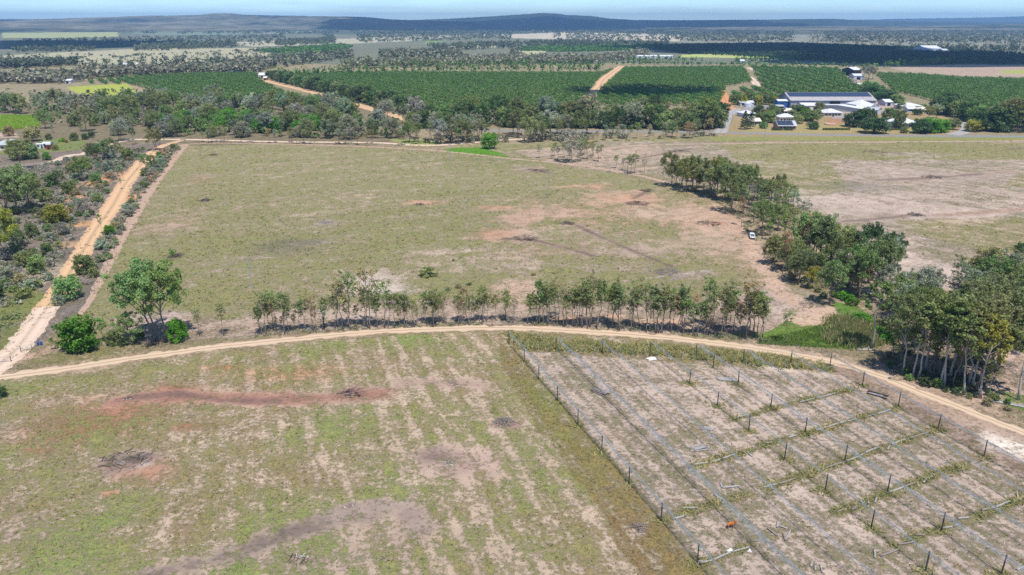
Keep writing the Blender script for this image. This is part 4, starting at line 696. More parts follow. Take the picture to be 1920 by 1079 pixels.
for X, Y, T, c in [(1610, 562, 470, GRN), (1640, 556, 452, OLV), (1590, 540, 455, GRN), (1662, 572, 500, GRY), (1560, 520, 432, OLV), (1628, 530, 430, DKG), (1682, 602, 520, OLV), (1535, 500, 420, GRN), (1515, 470, 400, OLV), (1655, 520, 440, GRY)]: plant('spread', X, Y, HT(X, Y, T), c, 'closing the creek line towards the gum stand', 'gums along the creek line', wide=.8)
STAND = [(408,700,215,'t','o'),(620,870,420,'t','o'),(690,890,380,'t','o'),(725,900,390,'t','g'),(770,850,350,'t','o'),(840,850,340,'s','o'),(875,945,350,'t','o'),(900,955,400,'t','o'),(940,900,330,'t','o'),(990,890,360,'s','o'),(1030,1010,480,'t','o'),(1060,950,420,'t','o'),(1090,970,440,'t','o'),(1145,1035,500,'t','y'),(1195,1050,830,'l','g'),(1400,1045,450,'t','o'),(1200,900,400,'s','g'),(1250,860,460,'s','g'),(820,430,160,'t','s'),(780,440,170,'l','s'),(700,500,185,'s','s'),(940,420,190,'l','s'),(1095,330,105,'s','g'),(1220,350,130,'l','s'),(1370,530,250,'s','g'),(1330,500,270,'s','g'),(1340,215,115,'s','s'),(1395,130,-10,'s','d'),(1430,720,300,'s','g'),(1275,810,560,'l','o'),(550,770,500,'l','g'),(600,800,540,'l','g'),(1430,520,260,'s','n'),(640,600,290,'s','s'),(860,560,330,'s','g'),(1010,560,340,'s','g'),(760,660,330,'s','o'),(680,680,300,'s','o'),(1100,620,330,'s','o'),(1230,600,330,'s','g'),(1300,640,330,'s','o'),(660,830,560,'l','o'),(800,880,600,'l','o'),(960,960,600,'l','o'),(1110,990,640,'l','o')]
for bx, by, ty, k, c in STAND:
    X, Y, T = 1520 + bx / 3.5975, 460 + by / 3.5975, 460 + ty / 3.5975
    reg = region_of(X, [1670, 1740, 1800, 1850], ['beside the reeds', 'in the near stand of gums right of the reeds', 'in the heart of the gum stand by the track', 'on the sunny side of the gum stand', 'at the right border of the gum stand']) if Y > 640 else 'behind the gum stand on bare ground'
    plant({'t': 'tall', 's': 'spread', 'l': 'slender'}[k], X, Y, HT(X, Y, T), MOL if c == 'o' else CK[c], reg, 'gums in the stand by the track', wide={'t': 1.0, 's': .85, 'l': 1.3}[k])
scatter([(1690, 565), (1800, 555), (1925, 535), (1925, 590), (1820, 610), (1700, 610)], 14, lambda x, y, r: plant(r.choice(['spread', 'slender']), 0, 0, r.uniform(9, 13), r.choice([GRY, GRN, OLV]), region_of(to_px(x, y)[0], [1760, 1840], ['behind the left of the gum stand', 'behind the middle of the gum stand', 'behind the right of the gum stand']), 'gums in the stand by the track', world=(x, y)), 6, 92)
scatter([(1660, 690), (1700, 690), (1840, 735), (1900, 752), (1890, 770), (1800, 748), (1680, 708)], 22, scrubby('under the gum stand', 'undergrowth of the gum stand', [DKG, GRN, GRY, BRN], (1.0, 2.2)), 2, 77)
scatter([(1440, 470), (1500, 510), (1580, 560), (1560, 568), (1480, 520), (1430, 480)], 14, scrubby('under the creek line', 'undergrowth of the creek line', [GRN, GRY, BRN], (.8, 1.8)), 2, 78)

# --- belts around the highway
def belt(poly, n, kinds, cols, hs, region_fn, group, gap, seed):
    def f(x, y, r):
        X, Y = to_px(x, y); k = r.choice(kinds); h = r.uniform(*hs) * {'slender': .8, 'dome': .75}.get(k, 1)
        plant(k, 0, 0, h, r.choice(cols), region_fn(X), group, world=(x, y), wide=1.45 if k == 'slender' else r.uniform(.9, 1.2))
    scatter(poly, n, f, gap, seed)
gB = 'gums along the highway'
rB = lambda X: region_of(X, [840, 900, 960, 1020, 1080, 1140, 1200, 1260, 1320], ['left of the round bright tree on the highway', 'just left of the round bright tree', 'just right of the round bright tree', 'in the highway belt past the round bright tree', 'behind the dead white gum', 'right of the dead white gum', 'in the highway belt below the orange orchard road', 'in the dark end of the highway belt', 'in the highway belt near the gravel driveway', 'beside the gravel driveway'])
belt([(765, 272), (860, 272), (930, 262), (1000, 270), (1100, 262), (1100, 252), (1000, 250), (900, 254), (770, 258)], 46, ['spread', 'spread', 'slender', 'tall'], [OLV, GRY, GRY, GRN, OLV], (11, 17), rB, gB, 5, 61)
belt([(770, 234), (900, 232), (1080, 234), (1240, 236), (1350, 236), (1350, 246), (1200, 243), (1000, 241), (770, 242)], 62, ['spread', 'spread', 'dome', 'spread'], [DKG, DKG, GRN, OLV, GRY], (13, 22), rB, gB, 6, 62)
belt([(1100, 262), (1340, 250), (1340, 258), (1120, 268)], 18, ['spread', 'slender', 'slender'], [GRY, OLV, GRN, BRN], (8, 14), rB, gB, 7, 63)
belt([(985, 296), (1100, 290), (1140, 300), (1130, 308), (1010, 300)], 16, ['slender'], [GRY, OLV, GRN], (8, 12), lambda X: 'along the wet gully below the highway', 'saplings in the gully', 5, 64)
for X, Y, T, c in [(1155, 316, 292, GRN), (1183, 327, 293, GRN), (1189, 326, 292, OLV), (1208, 324, 300, GRY), (1176, 322, 296, OLV), (1166, 320, 297, GRY)]: plant('slender', X, Y, HT(X, Y, T), c, 'of the small clump by the gully bend', 'saplings in the gully', wide=1.6)
e = plant('dome', 918, 279, HT(918, 279, 247), BRT, 'below the highway', gB, wide=.95)
plant('spread', 1072, 305, HT(1072, 305, 247), GRY, 'with a white trunk in the gully', gB, bark=(.7, .66, .62), wide=.9)
rC = lambda X: region_of(X, [400, 450, 500, 550, 600, 650, 700], ['above the paddock top-left corner', 'near the start of the row above the paddock', 'in the second part of the row above the paddock', 'mid-way in the row above the paddock', 'past the middle of the row above the paddock', 'in the next-to-last part of the row above the paddock', 'near the end of the row above the paddock', 'where the row above the paddock ends'])
belt([(350, 264), (530, 266), (760, 270), (760, 274), (530, 270), (350, 268)], 28, ['slender'], [GRY, OLV, BRN, OLV], (8, 12), rC, 'slender gums in the row above the paddock', 2.5, 65)
rL = lambda X: region_of(X, [60, 130, 200, 280, 360, 440, 520, 600, 680, 780], ['above the lime green crop', 'right of the lime green crop', 'behind the homestead clearing', 'straight above the scrub', 'over the head of the dirt road', 'in the dense belt past the dirt road head', 'in the middle of the dense highway belt', 'below the dark left orchard', 'below the foot of the orange orchard road', 'left of the highway bend', 'at the highway bend'])
gL = 'trees in the dense belt left of the highway bend'
belt([(-20, 206), (200, 204), (440, 200), (640, 212), (760, 232), (740, 242), (560, 224), (400, 222), (200, 222), (70, 216), (-20, 214)], 74, ['spread', 'spread', 'spread', 'dome'], [GRY, OLV, GRY, GRN, OLV], (11, 18), rL, gL, 8, 66)
belt([(75, 240), (200, 230), (400, 232), (560, 234), (680, 244), (760, 250), (740, 262), (520, 262), (350, 258), (230, 258), (100, 255)], 62, ['spread', 'spread', 'slender', 'dome'], [GRY, OLV, GRY, GRN, OLV], (9, 16), rL, gL, 7, 67)
belt([(260, 232), (420, 226), (560, 232), (640, 238), (660, 248), (520, 250), (300, 248)], 46, ['dome'], [BRT, BRT, GRN], (11, 15), rL, gL, 6, 68)
for X, Y, T, c in [(92, 262, 250, GRN), (118, 266, 258, LIMEC), (125, 268, 262, YEL), (112, 267, 261, LIMEC), (140, 264, 248, GRN), (160, 262, 250, DKG), (172, 258, 246, DKG), (35, 300, 262, GRN), (60, 298, 270, GRN), (50, 285, 262, DKG), (18, 255, 235, BRN), (62, 265, 235, BRN), (88, 300, 285, BRT), (104, 282, 270, OLV), (180, 290, 268, GRN), (170, 292, 275, BRT)]:
    plant('dome', X, Y, HT(X, Y, T), c, 'around the homestead clearing', 'trees round the homestead')
# --- village trees
gV = 'garden trees of the farm village'; rV = 'in the farm village'
for X, Y, T, c, k, w in [(1395, 243, 207, DKG, 'pine', 1), (1407, 242, 206, DKG, 'pine', .9), (1440, 230, 210, GRN, 'dome', 1), (1448, 212, 196, GRN, 'dome', 1), (1431, 241, 228, BRT, 'dome', .9), (1490, 208, 196, GRN, 'dome', 1), (1502, 212, 196, GRN, 'dome', .9), (1478, 226, 212, GRN, 'dome', 1), (1510, 226, 204, BRT, 'dome', 1), (1520, 228, 206, GRN, 'dome', .9), (1495, 226, 210, GRN, 'dome', 1), (1525, 243, 228, DKG, 'dome', .9), (1514, 242, 228, GRY, 'spread', .8), (1600, 238, 208, DKG, 'dome', .9), (1622, 238, 200, DKG, 'dome', .75), (1638, 250, 218, DKG, 'dome', 1.15), (1668, 224, 202, GRN, 'dome', 1), (1695, 250, 237, GRN, 'dome', .8), (1725, 250, 222, DKG, 'dome', 1), (1745, 249, 220, BRT, 'dome', .95), (1762, 248, 222, BRT, 'dome', .95), (1785, 243, 221, OLV, 'dome', .9), (1824, 247, 223, YEL, 'dome', .9), (1720, 216, 203, DKG, 'dome', 1), (1740, 226, 200, OLV, 'spread', 1), (1755, 222, 196, GRY, 'spread', 1), (1848, 246, 205, DKG, 'dome', .9), (1870, 246, 196, DKG, 'dome', .9), (1896, 246, 186, OLV, 'spread', 1), (1918, 248, 188, OLV, 'spread', 1), (1935, 246, 190, OLV, 'spread', 1), (1880, 240, 192, OLV, 'spread', .9), (1905, 238, 188, GRN, 'dome', .8), (1680, 196, 176, GRN, 'dome', 1), (1655, 190, 166, DKG, 'dome', 1), (1640, 184, 158, DKG, 'dome', 1), (1628, 178, 150, GRN, 'dome', .9), (1668, 192, 170, DKG, 'dome', 1), (1618, 146, 122, GRY, 'spread', 1), (1636, 148, 124, BRN, 'spread', .8), (1628, 150, 124, GRY, 'spread', 1), (1778, 214, 172, DKG, 'dome', .8), (1768, 216, 178, DKG, 'dome', .8), (1795, 220, 186, GRN, 'dome', .8), (1812, 226, 190, DKG, 'dome', .8), (1830, 230, 196, GRN, 'dome', .8), (1760, 212, 180, DKG, 'dome', .8), (1690, 205, 192, GRN, 'dome', 1), (1730, 205, 195, GRN, 'dome', 1), (1685, 240, 205, GRN, 'dome', .5)]:
    plant(k, X, Y, HT(X, Y, T), c, rV if X < 1560 else ('by the pale houses of the farm village' if X < 1700 else ('at the wooded end of the farm village' if X < 1840 else 'at the roadside right of the farm village')), gV, wide=w * (1.4 if k == 'dome' else 1.1))
for X, Y in [(1422, 214), (1432, 220), (1444, 222), (1456, 219), (1466, 214), (1500, 218), (1512, 216), (1530, 222), (1484, 222), (1425, 226), (1536, 208), (1496, 232)]: plant('dome', X, Y, rt.uniform(5, 8), rt.choice([GRN, DKG, OLV]), 'between the roofs of the farm village', gV, wide=1.2)
for i in range(9): plant('dome', 1372 + i * 10, 196 + (i % 3), 9 + (i % 4), [OLV, GRN, YEL][i % 3], 'behind the white tank shed', gV, wide=.7)
for i in range(30): plant('dome', 508 + i * 9.2, 149.5 + i * 9.2 * .243, 12 + (i % 5), [DKG, DKG, GRN][i % 3], region_of(i, [6, 12, 18, 24, 30], ['at the top of the orange orchard road', 'on the upper orange orchard road', 'half-way down the orange orchard road', 'on the lower orange orchard road', 'at the foot of the orange orchard road']), 'windbreak trees on the orange orchard road', wide=1.1)
for i in range(13): plant('clipped', 1448 + i * 2.9 + (3 if i > 6 else 0), 245, 1.6, DKG, 'in the clipped roadside line by the brick house', 'clipped bushes by the roadside', wide=.9)
for i in range(16): plant('clipped', 1544 + i * 3.2, 244.5, 1.6, DKG, 'in the clipped roadside line on the lawn', 'clipped bushes by the roadside', wide=.9)
for i in range(9): plant('clipped', 1664 + i * 3.2, 244.5, 1.6, DKG, 'in the clipped roadside line before the white house', 'clipped bushes by the roadside', wide=.9)

ORD = ['first', 'second', 'third', 'fourth', 'fifth', 'sixth', 'seventh', 'eighth', 'ninth', 'tenth', 'eleventh', 'twelfth', 'thirteenth', 'fourteenth', 'fifteenth', 'sixteenth', 'seventeenth', 'eighteenth', 'nineteenth', 'twentieth', 'twenty-first', 'twenty-second', 'twenty-third', 'twenty-fourth', 'twenty-fifth', 'twenty-sixth', 'twenty-seventh', 'twenty-eighth', 'twenty-ninth', 'thirtieth']
def label_trees():
    g = {}
    for t in TREES: g.setdefault((t[1], t[2], t[3]), []).append(t)
    for (c, d, r), L in g.items():
        L.sort(key=lambda t: t[4])
        for i, t in enumerate(L):
            if len(L) == 1: t[0]['label'] = f'{c} {d} {r}'
            elif i == 0: t[0]['label'] = f'leftmost {c} {d} {r}'
            elif i == len(L) - 1: t[0]['label'] = f'rightmost {c} {d} {r}'
            else: t[0]['label'] = f'{ORD[min(i, 29)]} {c} {d} from left {r}'
label_trees()

# ------------------------------------------------------------------ orchards and far woods (masses nobody could count)
def mass(name, pts, hs, ws, cols, per, size, label, seed, cat=None):
    r = np.random.default_rng(seed); pts = np.asarray(pts); n = len(pts)
    if n == 0: return
    h = hs[0] + (hs[1] - hs[0]) * r.random(n); w = ws[0] + (ws[1] - ws[0]) * r.random(n); col = np.asarray(cols)[r.integers(0, len(cols), n)] * (.75 + .5 * r.random((n, 1)) if name != 'orchard' else .9 + .2 * r.random((n, 1)))
    cen = np.stack([pts[:, 0], pts[:, 1], h * .55], 1); rad = np.stack([w / 2, w / 2, h * .45], 1)
    V, Q, t = leaf_quads(cen, rad, per, 1.0, np.ones(n), r, jitter=.12 if name == 'orchard' else .3)
    s = np.repeat(np.repeat(size * w, per), 4); mid = V.reshape(-1, 4, 3).mean(1); V = np.repeat(mid, 4, 0) + (V - np.repeat(mid, 4, 0)) * s[:, None]
    V[:, 2] = np.maximum(V[:, 2], .05); cc = np.repeat(np.repeat(col, per, 0), 4, 0) * t[:, None]
    return tag(link(name, mesh_np(name, V, Q, cc, 'tone'), M_LEAFC), label, kind='stuff')
def rows(poly, d, gap, step, seed, jit=.15, drop=.02):
    """planting points in rows along the direction d"""
    r = np.random.default_rng(seed); w = np.array(WP(poly)); d = np.array(d, float); d /= np.linalg.norm(d); e = np.array([-d[1], d[0]]); a = w @ d; b = w @ e
    A, B = np.meshgrid(np.arange(a.min(), a.max(), step), np.arange(b.min(), b.max(), gap)); A = A.ravel(); B = B.ravel()
    A = A + r.normal(size=len(A)) * step * jit; B = B + r.normal(size=len(B)) * gap * .04; X = A * d[0] + B * e[0]; Y = A * d[1] + B * e[1]
    k = inpoly(X, Y, w) & (r.random(len(X)) > drop); return np.stack([X[k], Y[k]], 1)
DK = [(.09, .18, .034), (.10, .19, .038), (.083, .17, .034)]
O = [([(150, 157), (250, 146), (380, 140), (480, 139), (492, 156), (540, 180), (620, 205), (420, 199), (330, 188), (250, 160)], np.array(P(480, 176)) - np.array(P(380, 152)), 'left dark orchard of low rows'),
     ([(510, 143), (640, 137), (1130, 139), (1155, 128), (1122, 150), (1088, 195), (1074, 212), (800, 214), (760, 208), (700, 192), (600, 165)], np.array(P(760, 186)) - np.array(P(660, 160)), 'large middle orchard of close rows'),
     ([(1172, 129), (1392, 127), (1410, 155), (1360, 165), (1350, 198), (1100, 204), (1130, 165)], np.array(P(1290, 172)) - np.array(P(1200, 150)), 'orchard right of the orange road'),
     ([(1408, 126), (1570, 130), (1590, 150), (1622, 178), (1625, 190), (1380, 197), (1372, 170), (1430, 166)], np.array(P(1470, 165)) - np.array(P(1425, 150)), 'orchard of wide-spaced rows above the packing shed'),
     ([(1640, 140), (1720, 142), (1800, 148), (1960, 152), (1960, 230), (1860, 210), (1780, 195), (1680, 178)], np.array(P(1800, 184)) - np.array(P(1700, 162)), 'right orchard of rounded trees')]
for i, (poly, d, lab) in enumerate(O):
    wide = i in (3,); mass('orchard', rows(poly, d, 17 if wide else 12, 3.4, i, .15, .01), (4.6, 5.2), (6.4, 7.2) if wide else (5.0, 5.6), DK, 44, .105, lab, i)
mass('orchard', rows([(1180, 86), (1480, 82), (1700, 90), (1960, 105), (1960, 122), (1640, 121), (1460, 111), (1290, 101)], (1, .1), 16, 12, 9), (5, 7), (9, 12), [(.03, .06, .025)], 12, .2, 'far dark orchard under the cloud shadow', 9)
mass('orchard', rows([(480, 95), (640, 84), (660, 88), (640, 97), (540, 103)], (1, .1), 16, 12, 10), (5, 7), (9, 12), DK, 12, .2, 'far left green orchard', 10)
mass('orchard', rows([(970, 90), (1150, 85), (1240, 92), (1160, 96), (1050, 98), (980, 96)], (1, .1), 16, 12, 11), (5, 7), (9, 12), DK, 12, .2, 'far middle green orchard', 11)
# windbreaks: single dark lines of trees far off
def line_pts(pts, step, seed, w=4):
    L = smooth_line(WP(pts), step); r = np.random.default_rng(seed); return L + r.normal(size=L.shape) * w * .5
for i, (pts, st, hs, lab) in enumerate([([(505, 146), (640, 140), (820, 136), (1000, 135), (1130, 136)], 4, (10, 16), 'dark windbreak along the top of the middle orchard'), ([(640, 128), (820, 127), (1000, 128), (1130, 130)], 5, (11, 18), 'second windbreak behind the middle orchard'), ([(1176, 118), (1240, 116), (1310, 117)], 5, (9, 14), 'windbreak beyond the orange road'), ([(1375, 119), (1420, 117), (1500, 114)], 5, (10, 14), 'dark windbreak beyond the right orchards'), ([(1660, 128), (1720, 124), (1785, 120)], 6, (9, 15), 'windbreak at the far brown field'), ([(1150, 121), (1300, 122), (1440, 124), (1640, 127)], 6, (5, 8), 'low hedge above the right orchards')]):
    mass('windbreak', line_pts(pts, st, i), hs, (6, 9), DK, 22, .17, lab, 200 + i)
def wood(poly, n, seed, cols, hs=(9, 16), ws=(8, 13), per=16, lab='', clumpy=0):
    w = np.array(WP(poly)); r = np.random.default_rng(seed); X = r.uniform(w[:, 0].min(), w[:, 0].max(), n * 6); Y = r.uniform(w[:, 1].min(), w[:, 1].max(), n * 6); k = inpoly(X, Y, w)
    if clumpy: sc = np.hypot(X, Y) * .05; k &= fbm(X / sc, Y / sc * .5, seed) > clumpy
    X, Y = X[k][:n], Y[k][:n]; mass('woodland', np.stack([X, Y], 1), hs, ws, cols, per, .19, lab, seed)
WG = [(.22, .215, .14), (.19, .195, .115), (.25, .23, .17)]; WD = [(.08, .105, .06), (.095, .115, .07), (.12, .13, .085)]
wood([(-60, 148), (130, 146), (160, 152), (120, 158), (-60, 158)], 340, 301, WG, lab='grey woodland left of the dark orchard')
wood([(130, 142), (420, 131), (500, 128), (490, 136), (300, 141), (150, 150)], 520, 302, WG, lab='grey woodland behind the dark left orchard')
wood([(0, 122), (140, 118), (146, 124), (0, 130)], 300, 303, WD, lab='dark strip of trees far left')
wood([(430, 120), (640, 103), (780, 100), (970, 92), (980, 110), (800, 112), (640, 112), (470, 135)], 1100, 304, WG + WD, lab='broad woodland beyond the orchards', clumpy=.36)
wood([(640, 122), (800, 118), (940, 112), (1130, 112), (1210, 100), (1215, 108), (1130, 120), (900, 124), (640, 130)], 1050, 305, WG, lab='grey woodland behind the windbreaks')
wood([(800, 88), (930, 83), (1080, 78), (1260, 82), (1240, 88), (1000, 90), (820, 98)], 800, 306, WD, lab='far dark woodland in the middle', clumpy=.4)
wood([(-60, 92), (160, 90), (420, 82), (640, 72), (760, 70), (740, 76), (560, 86), (300, 96), (-60, 100)], 1100, 307, WD, (8, 13), (11, 17), 9, 'far blue woodland on the left plain', .40)
wood([(-60, 104), (240, 104), (520, 92), (520, 108), (200, 124), (-60, 124)], 260, 308, WD, (3, 9), (4, 9), 14, 'scattered paddock trees on the left plain')
wood([(-60, 78), (900, 58), (1280, 60), (1920, 60), (2000, 84), (1500, 80), (900, 76), (400, 88), (-60, 92)], 5200, 309, WD, (7, 11), (11, 19), 7, 'far scattered bush over the whole plain', .38)
wood([(1280, 62), (1500, 58), (1980, 54), (1980, 94), (1800, 96), (1600, 84), (1300, 80)], 3600, 310, WD + WG, (6, 11), (10, 17), 7, 'open bush on the right plain', .38)
wood([(1700, 92), (1960, 90), (1960, 100), (1800, 100)], 160, 311, WD, lab='trees beyond the white sheds')
wood([(1450, 168), (1540, 168), (1540, 172), (1450, 172)], 0, 312, WD, lab='')
wood([(-60, 190), (330, 190), (420, 199), (640, 200), (640, 206), (200, 203), (-60, 200)], 60, 313, WG, (8, 13), lab='thin fringe of gums below the left fields')
wood([(150, 128), (420, 116), (470, 118), (420, 130), (200, 138)], 90, 314, WD, lab='trees round the far farmsteads')
wood([(150, 172), (290, 166), (320, 186), (230, 186)], 16, 315, WD, (3, 6), (4, 7), 12, 'small bushes on the lime green field')
wood([(-400, 52), (700, 47), (1100, 52), (1900, 52), (2600, 60), (-600, 66)], 7000, 316, WD, (7, 11), (18, 34), 5, 'farthest bush before the hills', .4)

# low growth that fills the scrub and the belts
def low(poly, n, seed, cols, hs, ws, per, lab, size=.2, name='undergrowth'):
    w = np.array(WP(poly)); r = np.random.default_rng(seed); X = r.uniform(w[:, 0].min(), w[:, 0].max(), n * 8); Y = r.uniform(w[:, 1].min(), w[:, 1].max(), n * 8); k = inpoly(X, Y, w) & (fbm(X / 9, Y / 9, seed) + .2 * r.random(len(X)) > .52)
    for q in road_l: k &= np.hypot(X - q[0], Y - q[1]) > 5.5
    X, Y = X[k][:n], Y[k][:n]; h = hs[1]; o = mass(name, np.stack([X, Y], 1), hs, ws, cols, per, size, lab, seed)
GS = [(.26, .27, .21), (.23, .23, .17), (.28, .24, .20), (.19, .20, .12), (.30, .29, .25)]
low([(-20, 330), (120, 300), (285, 275), (290, 282), (262, 312), (235, 345), (187, 420), (130, 513), (60, 560), (-20, 600)], 1500, 401, GS, (.5, 1.5), (1.2, 2.6), 26, 'grey twiggy undergrowth of the scrub by the dirt road', .13)
low([(300, 276), (338, 275), (262, 383), (190, 500), (165, 540), (150, 540), (215, 420), (262, 330)], 420, 402, GS, (.5, 1.6), (1.2, 2.6), 26, 'grey undergrowth between the dirt road and the firebreak', .13)
low([(-20, 560), (50, 555), (70, 570), (20, 640), (-20, 680)], 140, 403, [(.18, .24, .08), (.2, .22, .1)], (.3, .9), (.8, 2), 24, 'green weeds at the low end of the scrub', .13)
low([(-20, 205), (300, 200), (640, 212), (770, 236), (760, 262), (350, 256), (200, 236), (75, 236), (66, 214), (-20, 212)], 420, 404, [(.2, .2, .11), (.16, .2, .08), (.24, .23, .16), (.12, .18, .05)], (3, 8), (4, 8), 34, 'undergrowth of the dense belt left of the highway bend', .13)
low([(770, 230), (1080, 228), (1350, 234), (1345, 244), (1100, 242), (770, 240)], 300, 405, [(.09, .13, .05), (.12, .16, .07), (.18, .19, .11)], (5, 13), (6, 9), 44, 'dark undergrowth of the highway belt', .13)
low([(770, 262), (1000, 256), (1340, 252), (1340, 256), (1100, 264), (900, 270), (770, 270)], 110, 406, [(.2, .2, .12), (.24, .23, .16)], (1.5, 5), (3, 6), 30, 'grey undergrowth along the highway verge', .13)
low([(1650, 680), (1720, 705), (1850, 745), (1900, 760), (1900, 700), (1760, 650), (1680, 650)], 260, 407, [(.14, .13, .09), (.2, .17, .12), (.13, .16, .07)], (.3, 1.2), (.8, 2.2), 24, 'dark undergrowth in the gum stand', .12)
low([(1250, 345), (1300, 352), (1420, 400), (1480, 470), (1580, 560), (1560, 570), (1440, 490), (1390, 420), (1330, 372)], 300, 408, [(.2, .19, .12), (.17, .2, .09), (.26, .22, .16)], (.3, 1.2), (.8, 2.4), 22, 'low growth under the creek line', .12)
low([(480, 632), (720, 616), (960, 608), (1100, 614), (1440, 642), (1430, 634), (1100, 604), (960, 600), (720, 606), (480, 622)], 260, 409, [(.24, .2, .15), (.2, .19, .11), (.17, .2, .09)], (.2, .9), (.6, 1.8), 20, 'dry litter and low growth under the gum row', .12)

# ------------------------------------------------------------------ netted block: posts, cables, bundled nets
def post_mesh(h, r):
    mb = MB(); mb.tube([(0, 0, -.2), (0, 0, h - .06), (0, 0, h)], [r, r * .95, r * .7], 8); return mb.mesh('net_post')
PM_T, PM_S = post_mesh(3.35, .10), post_mesh(2.1, .07); PM_T.materials.append(M_DARKPOST); PM_S.materials.append(M_TEALPOST)
CAPM = (lambda mb: (mb.box((0, 0, 0), (.3, .06, .09)), mb.mesh('wire_bracket'))[1])(MB()); CAPM.materials.append(M_GALV)
def net_post(u, v, tall, lab, z=0):
    p = UV(u, v); o = bpy.data.objects.new('net_post', PM_T if tall else PM_S); C.objects.link(o); o.location = (p[0], p[1], 0); o.rotation_euler = (random.uniform(-.02, .02), random.uniform(-.02, .02), random.random() * 3)
    tag(o, lab, 'post', 'tall dark posts of the netted block' if tall else 'short teal end posts of the netted block')
    if tall:
        c = bpy.data.objects.new('wire_bracket', CAPM); C.objects.link(c); c.parent = o; c.location = (0, 0, 3.2)
PR = {'L': (0, [0, 8.9, 19, 29, 39.1, 49.3, 59.6, 69.6, 79.7], 'in the left edge row'), 'C': (29, [21.5, 31.6, 41.7, 51.8, 61.8, 71.6, 81.5], 'in the fourth net row'), 'D': (38.3, [16.3, 25.3, 36, 45.9, 55.9, 65.4, 75.7, 85.5], 'in the fifth net row'), 'R': (62.6, [24.8, 34.3, 43.8, 53.1, 62.7, 72.5], 'in the right edge row')}
for k, (v, us, lab) in PR.items():
    for i, u in enumerate(us):
        q = to_px(*UV(u, v))
        net_post(u, v, True, f'{ORD[i]} tall dark post from the track {lab}')
TOPL = [(-10.8, .2), (-3.5, 9.1), (.7, 19), (6.2, 28.3), (10.4, 37.7), (16.4, 46), (21, 55.1)]
for i, (u, v) in enumerate(TOPL): net_post(u, v, True, f'{ORD[i]} tall dark post from left along the weedy end by the track')
n_s = 0
for k in range(1, 26):
    v = 2.4 * k
    u = -9.0 + .565 * v + 1.2; net_post(u, v, False, f'{ORD[n_s]} short teal end post from left in the yellow weeds'); n_s += 1
def top_u(v): return float(np.interp(v, [q[1] for q in TOPL] + [62.6], [q[0] for q in TOPL] + [24.8]))
def bundle(v, u0, u1, w, sag, m, seed, lab, grp='bundled bird nets hung over the rows'):
    """a bird net gathered into a long loose bundle along its cable, with the cable as a part"""
    r = np.random.default_rng(seed); us = np.arange(u0, u1, .35); root = empty('bird_net', (*UV(u0, v), 0)); org = UV(u0, v)
    z = 3.22 - sag * np.abs(np.sin((us - u0) / 10 * math.pi)); wd = 1.25 * w * (.45 + 1.1 * fbm(us / 3.1, us * 0 + seed, seed)); V = []; cs = [(-.5, -.32), (-.28, -.05), (0, .06), (.25, -.04), (.5, -.3), (.2, -.42), (-.2, -.46)]
    for cx, cz in cs:
        off = cx * wd + (vn(us / .8, us * 0 + cx * 9, seed + 3) - .5) * .22; p = UO + UD * us[:, None] + VD * (v + off)[:, None] - org
        V.append(np.stack([p[:, 0], p[:, 1], z + cz * (.5 + .6 * wd) + (vn(us / .6, us * 0 + cx * 5, seed + 5) - .5) * .16], 1))
    V = np.stack(V, 1).reshape(-1, 3); k = len(cs); idx = np.arange(len(V)).reshape(len(us), k); nx = np.roll(idx, -1, 1)
    Q = np.stack([idx[:-1], nx[:-1], nx[1:], idx[1:]], -1).reshape(-1, 4); link('netting', mesh_np('netting', V, Q), m, root)
    mb = MB(); mb.tube([(*(UO + UD * a + VD * v - org), 3.24 - sag * .6 * abs(math.sin((a - u0) / 10 * math.pi))) for a in np.arange(u0, u1, 2)], .02, 4); mb.build('cable', M_CABLE, root)
    mb = MB(); mb.tube([(*(UO + UD * a + VD * (v + .05 * math.sin(a * 1.7)) - org), 3.12 - sag * abs(math.sin((a - u0) / 10 * math.pi)) - .05 * math.sin(a * 2.3)) for a in np.arange(u0, u1, .5)], [(.03 + .045 * w) * (.6 + .7 * random.random()) for a in np.arange(u0, u1, .5)], 6); mb.build('rolled_net', M_CORE, root)
    tag(root, lab, 'bird net', grp)
for i, (v, w, sag, m, lab) in enumerate([(0.15, .55, .12, M_NET, 'thin bundled net along the left edge posts'), (9.7, 1.15, .25, M_NET, 'thickest blue-grey bundled net, second row from the left edge'), (18.6, .62, .3, M_NET, 'loose bundled net in the third row, above the burnt calf track'.replace('above the burnt calf track', 'between two post-free rows')), (29, .55, .15, M_NET, 'bundled net resting on the fourth row of posts'), (38.3, 1.0, .12, M_NET, 'broad pale bundled net on the fifth row of posts'), (46.8, .75, .3, M_NET, 'faint bundled net in the sixth row'), (55, .5, .3, M_NET, 'faintest bundled net in the seventh row'), (62.4, .4, .15, M_NET, 'bundled net on the right edge posts')]):
    bundle(v, top_u(v), 96, w, sag, m, 20 + i, lab)
